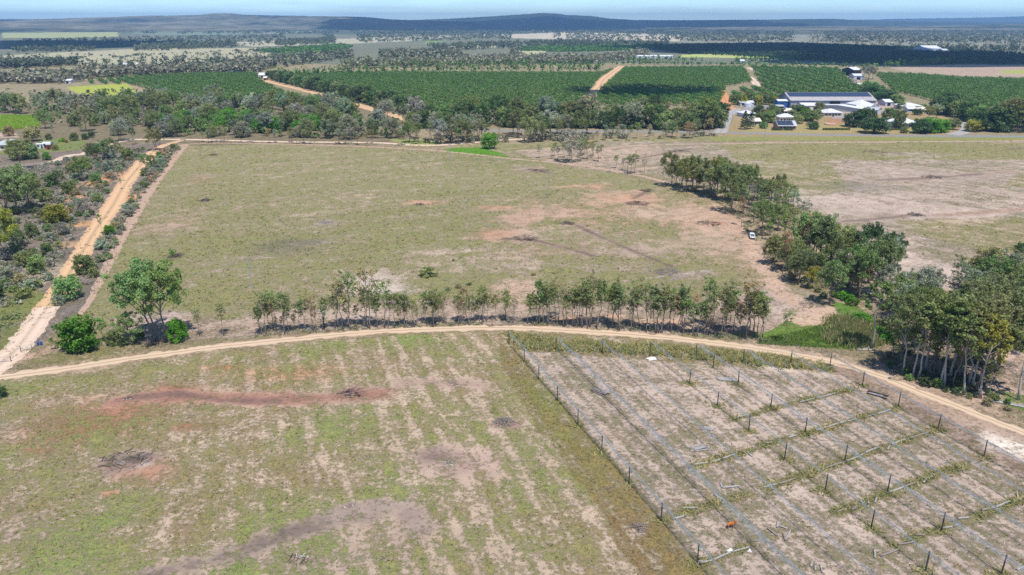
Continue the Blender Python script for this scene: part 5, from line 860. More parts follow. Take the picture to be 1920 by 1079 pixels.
def veil(v, dv, u0, u1, zlow, seed, lab):
    us = np.arange(u0, u1, .4); ts = np.linspace(0, 1, 9); root_o = UV(u0, v); V = []
    for t in ts:
        off = dv * t ** 1.2 * (.7 + .7 * fbm(us / 6, us * 0 + 1, seed)); z = 3.2 + (zlow - 3.2) * t + (vn(us / 1.5, us * 0 + t * 3, seed + 2) - .5) * .3 * t - .12 * np.abs(np.sin((us - u0) / 10 * math.pi)); p = UO + UD * us[:, None] + VD * (v + off)[:, None] - root_o
        V.append(np.stack([p[:, 0], p[:, 1], np.maximum(z, .02)], 1))
    V = np.stack(V, 1).reshape(-1, 3); idx = np.arange(len(V)).reshape(len(us), 9); Q = np.stack([idx[:-1, :-1], idx[:-1, 1:], idx[1:, 1:], idx[1:, :-1]], -1).reshape(-1, 4)
    o = link('bird_net', mesh_np('bird_net', V, Q), M_VEIL, None, (*root_o, 0)); tag(o, lab, 'bird net', 'loose nets hanging from the edge cables')
veil(62.6, 4.2, 24.8, 96, .1, 3, 'grey net curtain slanting from the right edge posts to the bare ground')
veil(.2, .8, -2, 96, 2.3, 5, 'thin net edge hanging beside the left edge posts')
mb = MB(); mb.tube([(*UV(u, v), 3.25) for u, v in TOPL + [(24.8, 62.6)]], .018, 4); tag(mb.build('steel_cable', M_CABLE), 'steel cable joining the post tops along the track end', 'cable')

# ------------------------------------------------------------------ timber lying in the netted block
def timber(x0, y0, x1, y1, r, z, lab, m=M_TIMBER, grp='grey timber poles lying in the netted block', bend=.03, name='timber_pole'):
    a = np.array([x0, y0]); b = np.array([x1, y1]); c = (a + b) / 2; L = np.linalg.norm(b - a); n_ = np.array([-(b - a)[1], (b - a)[0]]) / (L + 1e-6) * L * random.uniform(-bend, bend)
    mb = MB(); d = (b - a); pts = [tuple(a + d * t - c + n_ * math.sin(t * math.pi)) + (z,) for t in (0, .25, .5, .75, 1)]; mb.tube(pts, [r, r * .97, r * .94, r * .9, r * .86], 7)
    o = mb.build(name, m, None, (c[0], c[1], 0), True); tag(o, lab, 'pole', grp); return o
def c3(x, y): return P(1280 + x / 2.253, 600 + y / 2.253)
RUNS = [  # chains of poles on the cross strips (in the enlarged lower-right quarter): points, where
 ([(45, 615), (110, 604), (165, 590), (215, 572)], 'on the grass strip near the five-pole pile'), ([(230, 415), (285, 400)], 'on the first cross strip'), ([(490, 350), (560, 333), (655, 308)], 'on the top cross strip'), ([(270, 560), (295, 580)], 'beside a weed tuft'), ([(445, 500), (480, 490)], 'at a post foot on the second cross strip'), ([(340, 525), (378, 520)], 'left of the second cross strip'), ([(95, 455), (130, 460)], 'lying alone in the fourth row'),
 ([(560, 470), (610, 455), (690, 432), (735, 420)], 'along the second cross strip'), ([(765, 415), (820, 400), (880, 380)], 'at the upper end of the second cross strip'), ([(340, 712), (400, 696), (470, 674)], 'at the lower end of the third cross strip'), ([(600, 630), (690, 600), (770, 565), (830, 540)], 'midway on the third cross strip'), ([(865, 550), (875, 532)], 'short piece across the third cross strip'), ([(880, 530), (950, 505), (1050, 472)], 'at the upper end of the third cross strip'),
 ([(650, 815), (690, 800)], 'at the start of the fourth cross strip'), ([(715, 806), (735, 790)], 'on the fourth cross strip'), ([(783, 797), (785, 768)], 'upright-looking stub on the fourth cross strip'), ([(812, 775), (820, 752)], 'near the fourth cross strip'), ([(870, 732), (935, 708), (985, 690)], 'midway on the fourth cross strip'), ([(1015, 692), (1032, 668)], 'slanted piece of the fourth cross strip'), ([(1045, 668), (1065, 655)], 'upper piece of the fourth cross strip'), ([(1095, 883), (1140, 876), (1175, 860)], 'at the foot of a dark post on the fifth cross strip'), ([(1260, 808), (1320, 795), (1380, 770)], 'long run on the fifth cross strip'), ([(1160, 842), (1210, 838)], 'on the weedy middle of the fifth cross strip'),
 ([(980, 912), (1025, 910)], 'short piece near the lower weeds'), ([(905, 952), (985, 938)], 'between two net bundles'), ([(830, 1002), (915, 970)], 'sloping piece near the bottom'), ([(808, 970), (812, 1010)], 'by itself near the bottom'), ([(0, 797), (65, 797)], 'left of the brown calf strip'.replace('brown calf strip', 'grassy patch')), ([(60, 1032), (130, 1018), (205, 985), (285, 962)], 'on the strip below the calf'), ([(62, 1024), (100, 1020)], 'at the corner post below the calf'), ([(285, 936), (335, 934)], 'below the thick net bundle'), ([(-40, 845), (15, 828)], 'at the left edge post'), ([(160, 690), (165, 712)], 'of the three-pole tangle'), ([(165, 712), (240, 704)], 'longest of the three-pole tangle'), ([(205, 692), (255, 720)], 'darkest of the three-pole tangle'), ([(130, 740), (180, 768)], 'right of the left grassy patch'), ([(355, 882), (400, 915)], 'of the zigzag tangle right of the calf, lower left'), ([(395, 870), (445, 886)], 'of the zigzag tangle right of the calf, top'), ([(402, 856), (398, 880)], 'of the zigzag tangle right of the calf, upright'), ([(456, 890), (436, 930)], 'of the zigzag tangle right of the calf, right arm'), ([(425, 905), (434, 936)], 'of the zigzag tangle right of the calf, left arm'),
 ([(545, 1030), (540, 1046)], 'pale stub at the bottom'), ([(560, 1042), (560, 1062)], 'middle stub at the bottom'), ([(580, 1036), (590, 1072)], 'longest stub at the bottom'), ([(1410, 1060), (1440, 1045)], 'in the bottom right weeds'), ([(610, 205), (640, 198)], 'branch at the corner post by the track'), ([(780, 310), (850, 325)], 'dark piece behind the right edge net')]
for pts, where in RUNS:
    n = len(pts) - 1
    for i in range(n):
        (x0, y0), (x1, y1) = c3(*pts[i]), c3(*pts[i + 1]); dx, dy = (x1 - x0) * .04, (y1 - y0) * .04
        pre = 'grey timber pole' if n == 1 else ['left-hand', 'middle', 'right-hand'][i if n == 3 else (0 if i == 0 else 2)] + ' grey timber pole'
        timber(x0 + dx, y0 + dy, x1 - dx, y1 - dy, random.uniform(.13, .19), .15, f'{pre} {where}', random.choice([M_TIMBER, M_TIMBER, M_GREYWOOD]))
def pile(px, py, n, L, ang, lab, m, grp):
    x, y = P(px, py); ca, sa = math.cos(ang), math.sin(ang)
    for i in range(n):
        lay = i // 5; off = (i % 5 - 2) * .34 + random.uniform(-.06, .06) + lay * .17; sh = random.uniform(-.3, .3); a2 = ang + random.uniform(-.09, .09); c2, s2 = math.cos(a2), math.sin(a2); cx = x - sa * off + ca * sh; cy = y + ca * off + sa * sh
        timber(cx - c2 * L / 2, cy - s2 * L / 2, cx + c2 * L / 2, cy + s2 * L / 2, .14, .14 + lay * .27, f'{"lower" if lay == 0 else "upper"} {lab}, {ORD[i % 5]} from the camera side', m if random.random() < .7 else M_TIMBER, grp, .01)
pile(1125, 737, 10, 3.4, -.75, 'dark pole of the big pile by the thick net', M_GREYWOOD, 'poles in the big dark pile'); pile(1362, 712, 5, 4.0, -.12, 'pale pole of the small pile near the track end', M_TIMBER, 'poles in the pale pile')
pile(1310, 842, 6, 2.6, .35, 'pole of the pile in the middle rows', M_TIMBER, 'poles in the middle pile'); pile(1328, 803, 3, 2.3, -.2, 'pole of the little heap above the middle pile', M_TIMBER, 'poles in the little heap'); pile(1645, 741, 5, 3.8, -.7, 'dark pole behind the right edge net', M_CHAR, 'dark poles by the right edge net'); pile(1890, 757, 3, 6, -.45, 'grey log beside the curved track at right', M_GREYWOOD, 'logs beside the track'); pile(1622, 655, 3, 4, .05, 'bleached log under the lone tall gum', M_TIMBER, 'logs under the lone gum')
def rag_sheet(px, py, w, lab):
    x, y = P(px, py); r = np.random.default_rng(int(px)); V = []; n = 9
    for i in range(n):
        for j in range(n):
            a, b = (i / (n - 1) - .5), (j / (n - 1) - .5); k = math.hypot(a, b); V.append((a * w * (1 + .2 * r.normal() * (k > .4)), b * w * .7, max(.02, .45 * (1 - 2 * k) + .12 * r.random())))
    idx = np.arange(n * n).reshape(n, n); Q = np.stack([idx[:-1, :-1], idx[1:, :-1], idx[1:, 1:], idx[:-1, 1:]], -1).reshape(-1, 4)
    o = link('plastic_sheet', mesh_np('plastic_sheet', V, Q), M_CONC, None, (x, y, 0)); o.rotation_euler = (0, 0, .3); tag(o, lab, 'sheet')
rag_sheet(1222, 673, 2.1, 'crumpled white sheet near the track end of the net field'); rag_sheet(1369, 1033, .9, 'white scrap on the poles below the calf'); rag_sheet(1405, 1034, .5, 'tiny white scrap right of the poles below the calf')

# ------------------------------------------------------------------ brush heaps, stumps of burnt wood
def brush(px, py, w, h, n, m, lab, seed, m2=None):
    x, y = P(px, py); r = np.random.default_rng(seed); root = empty('brush_pile', (x, y, 0)); mb = MB(); mc = MB()
    for i in range(n):
        a = r.random() * 6.28; q = r.random() ** .6 * w / 2; cx, cy = math.cos(a) * q, math.sin(a) * q * .8; b = r.random() * 6.28; L = min(w * (.10 + .22 * r.random()), .5 + .8 * r.random()); z = h * (1 - (q / w * 2) ** 1.2) * r.random(); t = r.normal() * .25
        p0 = (cx - math.cos(b) * L, cy - math.sin(b) * L, max(.03, z - t * L)); p1 = (cx + math.cos(b) * L, cy + math.sin(b) * L, max(.03, z + t * L)); mid = tuple((np.array(p0) + np.array(p1)) / 2 + r.normal(size=3) * .08 * L); k = .02 + .055 * r.random() * min(1, w / 5)
        (mb if i % 7 or m2 is None else mc).tube([p0, (mid[0], mid[1], max(.03, mid[2])), p1], [k, k * .8, k * .4], 5)
    mb.build('branches', m, root)
    if m2: mc.build('pale_branches', m2, root)
    tag(root, lab, 'brush pile', 'heaps of cleared wood in the paddocks'); return root
for i, a in enumerate([(238, 862, 8.5, .10, 46, M_CHAR, 'burnt black heap with white ash in the left field', 1, M_TIMBER), (660, 738, 5, .3, 50, M_CHAR, 'burnt heap at the end of the red scar', 2, M_TIMBER), (945, 793, 4.2, .9, 90, M_GREYWOOD, 'brown twig heap in the middle of the near field', 3, None), (1199, 990, 2.6, .9, 60, M_GREYWOOD, 'small pale twig heap beside the netted block', 4, None), (842, 868, 2.4, .2, 26, M_GREYWOOD, 'scattered sticks on the bare pink patch', 5, M_CONC), (1142, 917, 1.6, .2, 22, M_GREYWOOD, 'few loose sticks on the olive strip', 6, None), (655, 948, 2, .2, 20, M_GREYWOOD, 'grey sticks where the dark scar bends', 7, M_CONC), (560, 1050, 3, .2, 30, M_CHAR, 'ashy sticks at the bottom of the field', 8, M_CONC), (240, 748, 2, .2, 20, M_CHAR, 'white ash and sticks at the left end of the red scar', 9, M_CONC), (850, 720, 3, .2, 24, M_GREYWOOD, 'low sticks on the bare patch right of the red scar', 10, None),
    (1255, 511, 9, 1.6, 120, M_GREYWOOD, 'grey brush heap above the thick end of the gum row', 11, M_TIMBER), (1328, 420, 9, 1.0, 90, M_CHAR, 'flat dark brush heap near the parked car', 12, M_GREYWOOD), (1195, 382, 10, 1.0, 90, M_CHAR, 'dark windrow of burnt wood on the orange rise', 13, None), (1213, 358, 7, .8, 60, M_CHAR, 'smaller dark windrow above the orange rise', 14, None), (985, 447, 9, .9, 80, M_CHAR, 'dark windrow in the middle of the paddock', 15, M_GREYWOOD), (1064, 419, 6, .9, 60, M_CHAR, 'dark heap right of the middle windrow', 16, M_GREYWOOD), (330, 480, 6, .7, 70, M_CHAR, 'small dark heap near the old gums', 17, M_GREYWOOD), (385, 376, 7, .6, 60, M_CHAR, 'flat dark heap in the left of the paddock', 18, M_GREYWOOD), (612, 418, 5, .6, 60, M_GREYWOOD, 'pale grey heap in the middle left paddock', 19, M_CONC), (400, 291, 7, .6, 50, M_CHAR, 'farthest dark heap of the paddock', 20, None), (1017, 321, 13, .9, 70, M_CHAR, 'long dark heap near the paddock top', 21, None), (785, 384, 5, .5, 40, M_CHAR, 'little dark heap on the orange patch', 22, M_GREYWOOD),
    (1522, 572, 7, .8, 70, M_GREYWOOD, 'brush heap at the creek corner', 23, M_CHAR), (1746, 333, 10, 1.3, 80, M_CHAR, 'dark heap in the far right paddock', 24, M_GREYWOOD), (1718, 403, 7, 1.2, 60, M_CHAR, 'dark stump heap at the end of a scar', 25, None), (1640, 286, 14, 1.2, 60, M_CHAR, 'dark heap near the highway verge', 26, None), (1275, 284, 12, 1.1, 60, M_CHAR, 'long dark heap in the upper right paddock', 27, None), (1440, 292, 6, .6, 40, M_GREYWOOD, 'low sticks on the pale patch', 28, None), (1000, 640, 0.1, .1, 2, M_GREYWOOD, '', 29, None), (965, 602, 7, 1.0, 70, M_GREYWOOD, 'twiggy grey heap in the gum row', 30, M_TIMBER), (1050, 558, 12, 1.6, 90, M_GREYWOOD, 'wide grey brush line behind the gum row', 31, None), (1355, 606, 8, 1.7, 80, M_CHAR, 'dark log heap behind the thick end of the gum row', 32, M_GREYWOOD), (1880, 690, 9, 1.2, 80, M_GREYWOOD, 'tangled branches beyond the gum stand', 33, M_CHAR), (290, 645, 6, 1.2, 70, M_CHAR, 'dead branches at the foot of the old gums', 34, M_GREYWOOD), (1505, 392, 9, 2.2, 70, M_GREYWOOD, 'grey dead crown lying behind the creek trees', 35, M_TIMBER), (750, 572, 8, .7, 50, M_CHAR, 'dark fallen limb behind the gum row', 36, M_TIMBER)]):
    if a[6]: brush(*a[:8], m2=a[8])
plant('shrub', 803, 517, 2.6, OLV, 'alone in the lower middle of the paddock', 'low bushes in the paddock', wide=1.9)
plant('shrub', 1000, 517, 1.0, BRN, 'small and low, right of the paddock bush', 'low bushes in the paddock', wide=1.4); plant('shrub', 850, 490, .8, OLV, 'tiny, above the paddock bush', 'low bushes in the paddock')
for X, Y, h in [(860, 540, 1.2), (840, 545, 1.0), (905, 545, 1.1), (880, 535, .9), (690, 560, .9), (1010, 640, .9)]: plant('shrub', X, Y, h, OLV, 'on the tussocks behind the short sapling clump', 'low bushes in the paddock', wide=1.5)
for X, Y in [(1590, 565), (1598, 572), (1580, 560), (1612, 600), (1625, 606), (1660, 640), (1648, 628)]: plant('shrub', X, Y, 2.2, BRT, 'on the wet ground of the creek', 'green bushes at the creek', wide=1.4)
label_trees()

# ------------------------------------------------------------------ grass, weeds and reeds
def blades(name, X, Y, h, cols, per, lab, seed, spread=.2, wid=.09, lean=1.0):
    r = np.random.default_rng(seed); n = len(X); X = np.repeat(X, per); Y = np.repeat(Y, per); hh = np.repeat(h, per) * (.6 + .6 * r.random(n * per)); c = np.repeat(cols, per, 0) * (.75 + .5 * r.random((n * per, 1)))
    sp = np.repeat(h, per) * spread / .3; bx = X + r.normal(size=len(X)) * sp; by = Y + r.normal(size=len(X)) * sp; a = r.random(len(X)) * 6.28; w = wid * (.6 + .8 * r.random(len(X))) * np.repeat(h, per) / .3; lx = r.normal(size=len(X)) * lean * hh; ly = r.normal(size=len(X)) * lean * hh
    V = np.stack([np.stack([bx - np.cos(a) * w, by - np.sin(a) * w, np.zeros_like(bx)], 1), np.stack([bx + np.cos(a) * w, by + np.sin(a) * w, np.zeros_like(bx)], 1), np.stack([bx + lx, by + ly, hh], 1)], 1).reshape(-1, 3)
    tag(link(name, mesh_np(name, V, np.arange(len(V)).reshape(-1, 3), np.repeat(c, 3, 0), 'tone'), M_TUFT), lab, kind='stuff')
def grass_in(x0, x1, y0, y1, n, hs, per, lab, seed, wid=.09, thresh=.25):
    r = np.random.default_rng(seed); Y = y0 + (y1 - y0) * r.random(n); X = x0 + (x1 - x0) * r.random(n); k = np.abs(X) < Y * .8 + 10; X, Y = X[k], Y[k]
    so, gr, cv = compute(X, Y); m = fbm(X / 1.2, Y / 1.2, 71) * .8 + fbm(X / .5, Y / .5, 73) * .6 - .7
    keep = cv + m * 1.6 > r.random(len(X)) * .7 + thresh
    tr = np.full(len(X), 1e9)
    for q in TRACKPTS: tr = np.minimum(tr, np.hypot(X - q[0], Y - q[1]))
    keep &= tr > 2.4; X, Y, gr = X[keep], Y[keep], gr[keep]
    mix = r.random((len(X), 1)); col = gr * 1.25 * (1 - .5 * (mix > .7)) + np.array([.34, .28, .16]) * .6 * (mix > .82)
    blades('grass', X, Y, hs[0] + (hs[1] - hs[0]) * r.random(len(X)) ** 2, col, per, lab, seed, wid=wid)
TRACKPTS = smooth_line(WP([(-60, 718), (0, 708), (120, 692), (250, 672), (400, 652), (540, 637), (700, 623), (850, 616), (960, 615), (1080, 621), (1200, 629), (1320, 641), (1420, 654), (1530, 673), (1640, 702), (1740, 741), (1850, 784), (1960, 828)]), 2)
grass_in(-140, 140, 84, 178, 210000, (.08, .30), 3, 'short tufted grass of the near fields', 1)
grass_in(-260, 330, 178, 330, 90000, (.2, .55), 3, 'dry tussock grass of the middle paddock', 2, .1, .35)
grass_in(-330, 420, 330, 480, 34000, (.25, .6), 3, 'dry tussock grass at the top of the paddocks', 3, .12, .4)
def strip(poly, n, hs, cols, per, name, lab, seed, lean=1.0, wid=.07):
    w = np.array(WP(poly)); r = np.random.default_rng(seed); X = r.uniform(w[:, 0].min(), w[:, 0].max(), n * 5); Y = r.uniform(w[:, 1].min(), w[:, 1].max(), n * 5); k = inpoly(X, Y, w) & (fbm(X / 2.5, Y / 2.5, seed) + .25 * r.random(len(X)) > .52); X, Y = X[k][:n], Y[k][:n]
    blades(name, X, Y, hs[0] + (hs[1] - hs[0]) * r.random(len(X)), np.asarray(cols)[r.integers(0, len(cols), len(X))], per, lab, seed, .28, wid, lean)
YW = [(.38, .32, .13), (.30, .30, .13), (.42, .33, .18), (.25, .265, .11)]
strip([(945, 624), (1080, 636), (1240, 648), (1400, 662), (1545, 680), (1560, 696), (1460, 688), (1250, 668), (1100, 658), (980, 655)], 3000, (.25, .8), YW, 7, 'weeds', 'yellow weeds along the end posts of the net field', 81)
CS = [([(200, 425), (420, 365), (560, 330), (720, 290)], 'top'), ([(330, 530), (450, 500), (560, 470), (700, 430), (880, 378)], 'second'), ([(0, 625), (100, 606), (215, 572), (290, 550)], 'left'), ([(340, 715), (470, 672), (610, 625), (760, 570), (900, 525), (1050, 470)], 'third'), ([(640, 820), (760, 780), (870, 732), (960, 700), (1080, 650), (1200, 612)], 'fourth'), ([(880, 960), (1000, 905), (1090, 880), (1180, 855), (1300, 810), (1440, 755)], 'fifth'), ([(-60, 830), (60, 800), (180, 760), (280, 735)], 'calf'), ([(40, 1040), (160, 1005), (290, 955)], 'corner')]
xs, ys = [], []; r_ = np.random.default_rng(5)
for pts, _ in CS:
    L = smooth_line([c3(*q) for q in pts], .12); k = fbm(L[:, 0] / 3, L[:, 1] / 3, 77) > .44; L = L[k]; L = L + r_.normal(size=L.shape) * .42; xs.append(L[:, 0]); ys.append(L[:, 1])
xs = np.concatenate(xs); ys = np.concatenate(ys); blades('weeds', xs, ys, .22 + .45 * r_.random(len(xs)) ** 2, np.asarray(YW)[r_.integers(0, 4, len(xs))], 6, 'yellow-green weeds along the cross strips of the net field', 82, .28, .07)
xs, ys = [], []
for k, (v, us, lab) in PR.items():
    for u in us:
        n = int(r_.integers(6, 40)); p = UV(u, v); xs.append(p[0] + r_.normal(size=n) * .7); ys.append(p[1] + r_.normal(size=n) * .5)
xs = np.concatenate(xs); ys = np.concatenate(ys); blades('weeds', xs, ys, .2 + .4 * r_.random(len(xs)), np.asarray(YW)[r_.integers(0, 4, len(xs))], 5, 'weeds round the feet of the net posts', 83, .28, .07)
strip([(1565, 600), (1650, 606), (1670, 640), (1610, 650), (1560, 640)], 2600, (.8, 1.7), [(.42, .33, .2), (.38, .30, .17), (.2, .26, .08), (.12, .2, .05)], 7, 'reeds', 'tan and green reeds in the wet hollow', 84, .3, .035)
strip([(1440, 632), (1500, 622), (1560, 606), (1640, 600), (1660, 640), (1600, 655), (1500, 650), (1420, 645)], 4200, (.2, .5), [(.11, .2, .035), (.14, .22, .05), (.17, .22, .06)], 6, 'reeds', 'lush green sedge of the wet hollow', 85, .7, .06)
strip([(0, 217), (66, 218), (70, 238), (0, 246)], 3000, (.8, 1.4), [(.24, .36, .03), (.27, .38, .05)], 6, 'weeds', 'lime green crop on the left', 86)

# ------------------------------------------------------------------ calf
def skin_body(pts, edges, rads, root, m, name, parent=None, sub=2):
    me = bpy.data.meshes.new(name); me.from_pydata(pts, edges, []); o = link(name, me, m, parent); s = o.modifiers.new('skin', 'SKIN')
    for i, r in enumerate(rads): me.skin_vertices[0].data[i].radius = r if isinstance(r, tuple) else (r, r)
    me.skin_vertices[0].data[root].use_root = True; s.use_smooth_shade = True; o.modifiers.new('sub', 'SUBSURF').levels = sub; o.modifiers['sub'].render_levels = sub; return o
M_CALF = mat('red_brown_coat', (.50, .17, .05), .8, .2, 6)
cp = [(0, 0, .78), (-.32, 0, .82), (-.58, 0, .78), (.3, 0, .8), (.52, 0, .86), (.70, 0, 1.0), (.84, 0, 1.06), (1.02, 0, .96),
      (-.52, .13, .62), (-.47, .14, .38), (-.56, .14, .22), (-.54, .14, .03), (-.52, -.13, .62), (-.40, -.14, .38), (-.48, -.14, .22), (-.45, -.14, .03),
      (.36, .13, .56), (.38, .14, .3), (.37, .14, .03), (.36, -.13, .56), (.30, -.14, .3), (.27, -.14, .03), (-.66, 0, .74), (-.72, .02, .45), (.84, .13, 1.12), (.84, -.13, 1.12)]
ce = [(0, 1), (1, 2), (0, 3), (3, 4), (4, 5), (5, 6), (6, 7), (2, 8), (8, 9), (9, 10), (10, 11), (2, 12), (12, 13), (13, 14), (14, 15), (3, 16), (16, 17), (17, 18), (3, 19), (19, 20), (20, 21), (2, 22), (22, 23), (6, 24), (6, 25)]
cr_ = [(.23, .28), (.23, .27), (.2, .22), (.21, .28), (.16, .2), (.11, .13), (.11, .12), (.06, .07), .12, .07, .05, .045, .12, .07, .05, .045, .1, .06, .045, .1, .06, .045, .035, .025, .04, .04]
calf = skin_body(cp, ce, cr_, 0, M_CALF, 'calf'); calf.location = (*P(1370, 990), 0); calf.rotation_euler = (0, 0, .25); tag(calf, 'rusty red calf standing side-on in the net field', 'calf')

# ------------------------------------------------------------------ white car under the creek trees
cx, cy = P(1410, 446.5); car = empty('parked_car', (cx, cy, 0), -1.75); tag(car, 'white car parked at the edge of the creek trees, facing downhill', 'car')
mb = MB(); mb.prism([(-2.2, .35), (2.15, .35), (2.25, .6), (2.15, .85), (1.0, 1.0), (-2.1, 1.05), (-2.25, .8)], -.88, .88); body = mb.build('body', M_WHITE, car); bv = body.modifiers.new('bevel', 'BEVEL'); bv.width = .09; bv.segments = 3
mb = MB(); mb.prism([(-1.9, 1.04), (.95, .99), (.35, 1.5), (-1.6, 1.55)], -.76, .76); o = mb.build('cabin', M_WHITE, car); bv = o.modifiers.new('bevel', 'BEVEL'); bv.width = .08; bv.segments = 3
mb = MB(); mb.face([(.96, -.66, 1.02), (.96, .66, 1.02), (.43, .58, 1.46), (.43, -.58, 1.46)]); mb.v = [(x + .03, y, z + .03) for x, y, z in mb.v]; mb.build('windscreen', M_GLASS, car)
for s in (-1, 1):
    mb = MB(); mb.box((-.55, s * .765, 1.27), (1.9, .02, .34)); mb.build('side_window', M_GLASS, car)
    mb = MB(); mb.box((2.2, s * .6, .72), (.08, .35, .14)); mb.build('headlight', M_GALV, car)
    for X in (-1.35, 1.4):
        mb = MB(); mb.tube([(X, s * .70, .33), (X, s * .92, .33)], .33, 16); w = mb.build('wheel', M_TYRE, car); mb = MB(); mb.tube([(X, s * .921, .33), (X, s * .935, .33)], .19, 12); mb.build('rim', M_GALV, w)
mb = MB(); mb.box((2.235, 0, .48), (.06, 1.3, .14)); mb.build('grille', M_DARK, car)
mb = MB(); mb.box((1.55, -.3, 1.0), (.5, .3, .03)); mb.box((1.55, .35, 1.0), (.5, .3, .03)); mb.build('bonnet_vent', M_DARK, car)

# ------------------------------------------------------------------ power poles and wires
def power_pole(px, py, h, lab, r=.2, arm=1):
    x, y = P(px, py); e = empty('power_pole', (x, y, 0)); mb = MB(); mb.tube([(0, 0, -.3), (0, 0, h)], [r, r * .7], 8); mb.build('pole', M_POLE, e); tag(e, lab, 'power pole', 'power poles')
    mb = MB(); mb.box((0, 0, h - .35), (2.2, .12, .14), .6); mb.build('crossarm', M_GREYWOOD, e)
    for s in (-1, 1):
        mb = MB(); mb.tube([(s * .95 * math.cos(.6), s * .95 * math.sin(.6), h - .28), (s * .95 * math.cos(.6), s * .95 * math.sin(.6), h - .06)], [.07, .05], 6); mb.build('insulator', M_GALV, e)
    return np.array([x, y, h])
A1 = power_pole(472, 543, HT(472, 543, 485), 'grey power pole alone in the lower left paddock'); A2 = power_pole(1028, 368, HT(1028, 368, 332), 'power pole in the middle of the paddock'); A3 = power_pole(844, 301, HT(844, 301, 270), 'power pole at the paddock top by the green patch')
A4 = power_pole(1433, 261, HT(1433, 261, 229), 'dark power pole on the highway verge'); A5 = power_pole(1551, 219, HT(1551, 219, 198), 'power pole before the packing shed door'); A6 = power_pole(1461, 222, HT(1461, 222, 205), 'power pole among the village trees'); A7 = power_pole(1372, 232, HT(1372, 232, 214), 'power pole by the gravel driveway')
def wires(a, b, lab):
    d = (b - a)[:2]; n_ = np.array([math.cos(.6), math.sin(.6)]); mb = MB()
    for s in (-.95, .95):
        mb.tube([(*(a[:2] + d * t + n_ * s), a[2] + (b[2] - a[2]) * t - .06 - 6.0 * t * (1 - t) * np.linalg.norm(d) / 260) for t in np.linspace(0, 1, 21)], .018, 4)
    tag(mb.build('power_line', M_CABLE), lab, 'wire', 'power lines')
wires(A1, A2, 'pair of wires sagging between the two paddock poles'); wires(A2, A4, 'pair of wires from the middle paddock pole to the highway'); wires(A4, A5, 'pair of wires from the highway pole to the packing shed'); wires(A3, A7, 'pair of wires along the far paddock edge')
wires(A1, A1 + (A1 - A2) * .8, 'pair of wires leaving the lower pole towards the near field')

# ------------------------------------------------------------------ fences and gates
def fence(pts, step, lab, h=1.25, wires_n=3, z=0):
    L = smooth_line(WP(pts), step); org = L[0]; e = empty('wire_fence', (*org, 0)); tag(e, lab, 'fence', 'post and wire fences'); pm = None
    for i in range(0, len(L)):
        if pm is None:
            mb = MB(); mb.tube([(0, 0, -.2), (0, 0, h)], [.07, .06], 6); pm = mb.mesh('post'); pm.materials.append(M_GREYWOOD)
        o = bpy.data.objects.new('post', pm); C.objects.link(o); o.parent = e; o.location = (*(L[i] - org), 0); o.rotation_euler = (random.uniform(-.05, .05), random.uniform(-.05, .05), 0)
    mb = MB()
    for k in range(wires_n): mb.tube([(*(q - org), h * (.3 + .3 * k)) for q in L], .008, 3, False)
    mb.build('wire', M_CABLE, e)
fence([(88, 667), (180, 652), (290, 645), (405, 637), (480, 631), (600, 624), (720, 616), (850, 611), (960, 610), (1080, 615), (1200, 622), (1320, 634), (1440, 646), (1540, 662), (1610, 668)], 4.6, 'wire fence running under the gum row behind the track')
fence([(60, 655), (85, 628), (120, 600), (150, 575), (172, 548), (215, 470), (262, 378), (300, 325), (338, 277)], 6, 'wire fence up the slope beside the firebreak')
fence([(960, 288), (1060, 303), (1160, 322), (1240, 345)], 6, 'wire fence along the gully at the paddock top')
def gate(px, py, w, rz, lab):
    e = empty('farm_gate', (*P(px, py), 0), rz); tag(e, lab, 'gate', 'metal farm gates'); mb = MB()
    mb.tube([(-w / 2, 0, .2), (w / 2, 0, .2), (w / 2, 0, 1.2), (-w / 2, 0, 1.2), (-w / 2, 0, .2)], .03, 6); mb.build('frame', M_GALV, e); mb = MB()
    for z in (.4, .6, .8, 1.0): mb.tube([(-w / 2, 0, z), (w / 2, 0, z)], .018, 5)
    mb.build('rails', M_GALV, e)
    for s in (-1, 1): mb = MB(); mb.tube([(s * (w / 2 + .12), 0, -.2), (s * (w / 2 + .12), 0, 1.5)], .09, 8); mb.build('gate_post', M_GREYWOOD, e)
gate(6, 679, 3.2, .1, 'metal farm gate across the pale road end'); gate(55, 655, 3.4, 1.0, 'metal farm gate standing in the grass beside the road')
mb = MB(); x, y = P(71, 648); mb.tube([(x, y, 0), (x, y, .85), (x, y, .9)], [.3, .3, .27], 14); mb.tube([(x + .7, y + .2, 0), (x + .7, y + .2, .85)], [.3, .3], 14); tag(mb.build('blue_drum', M_BLUE), 'blue plastic drums beside the gate', 'drum')

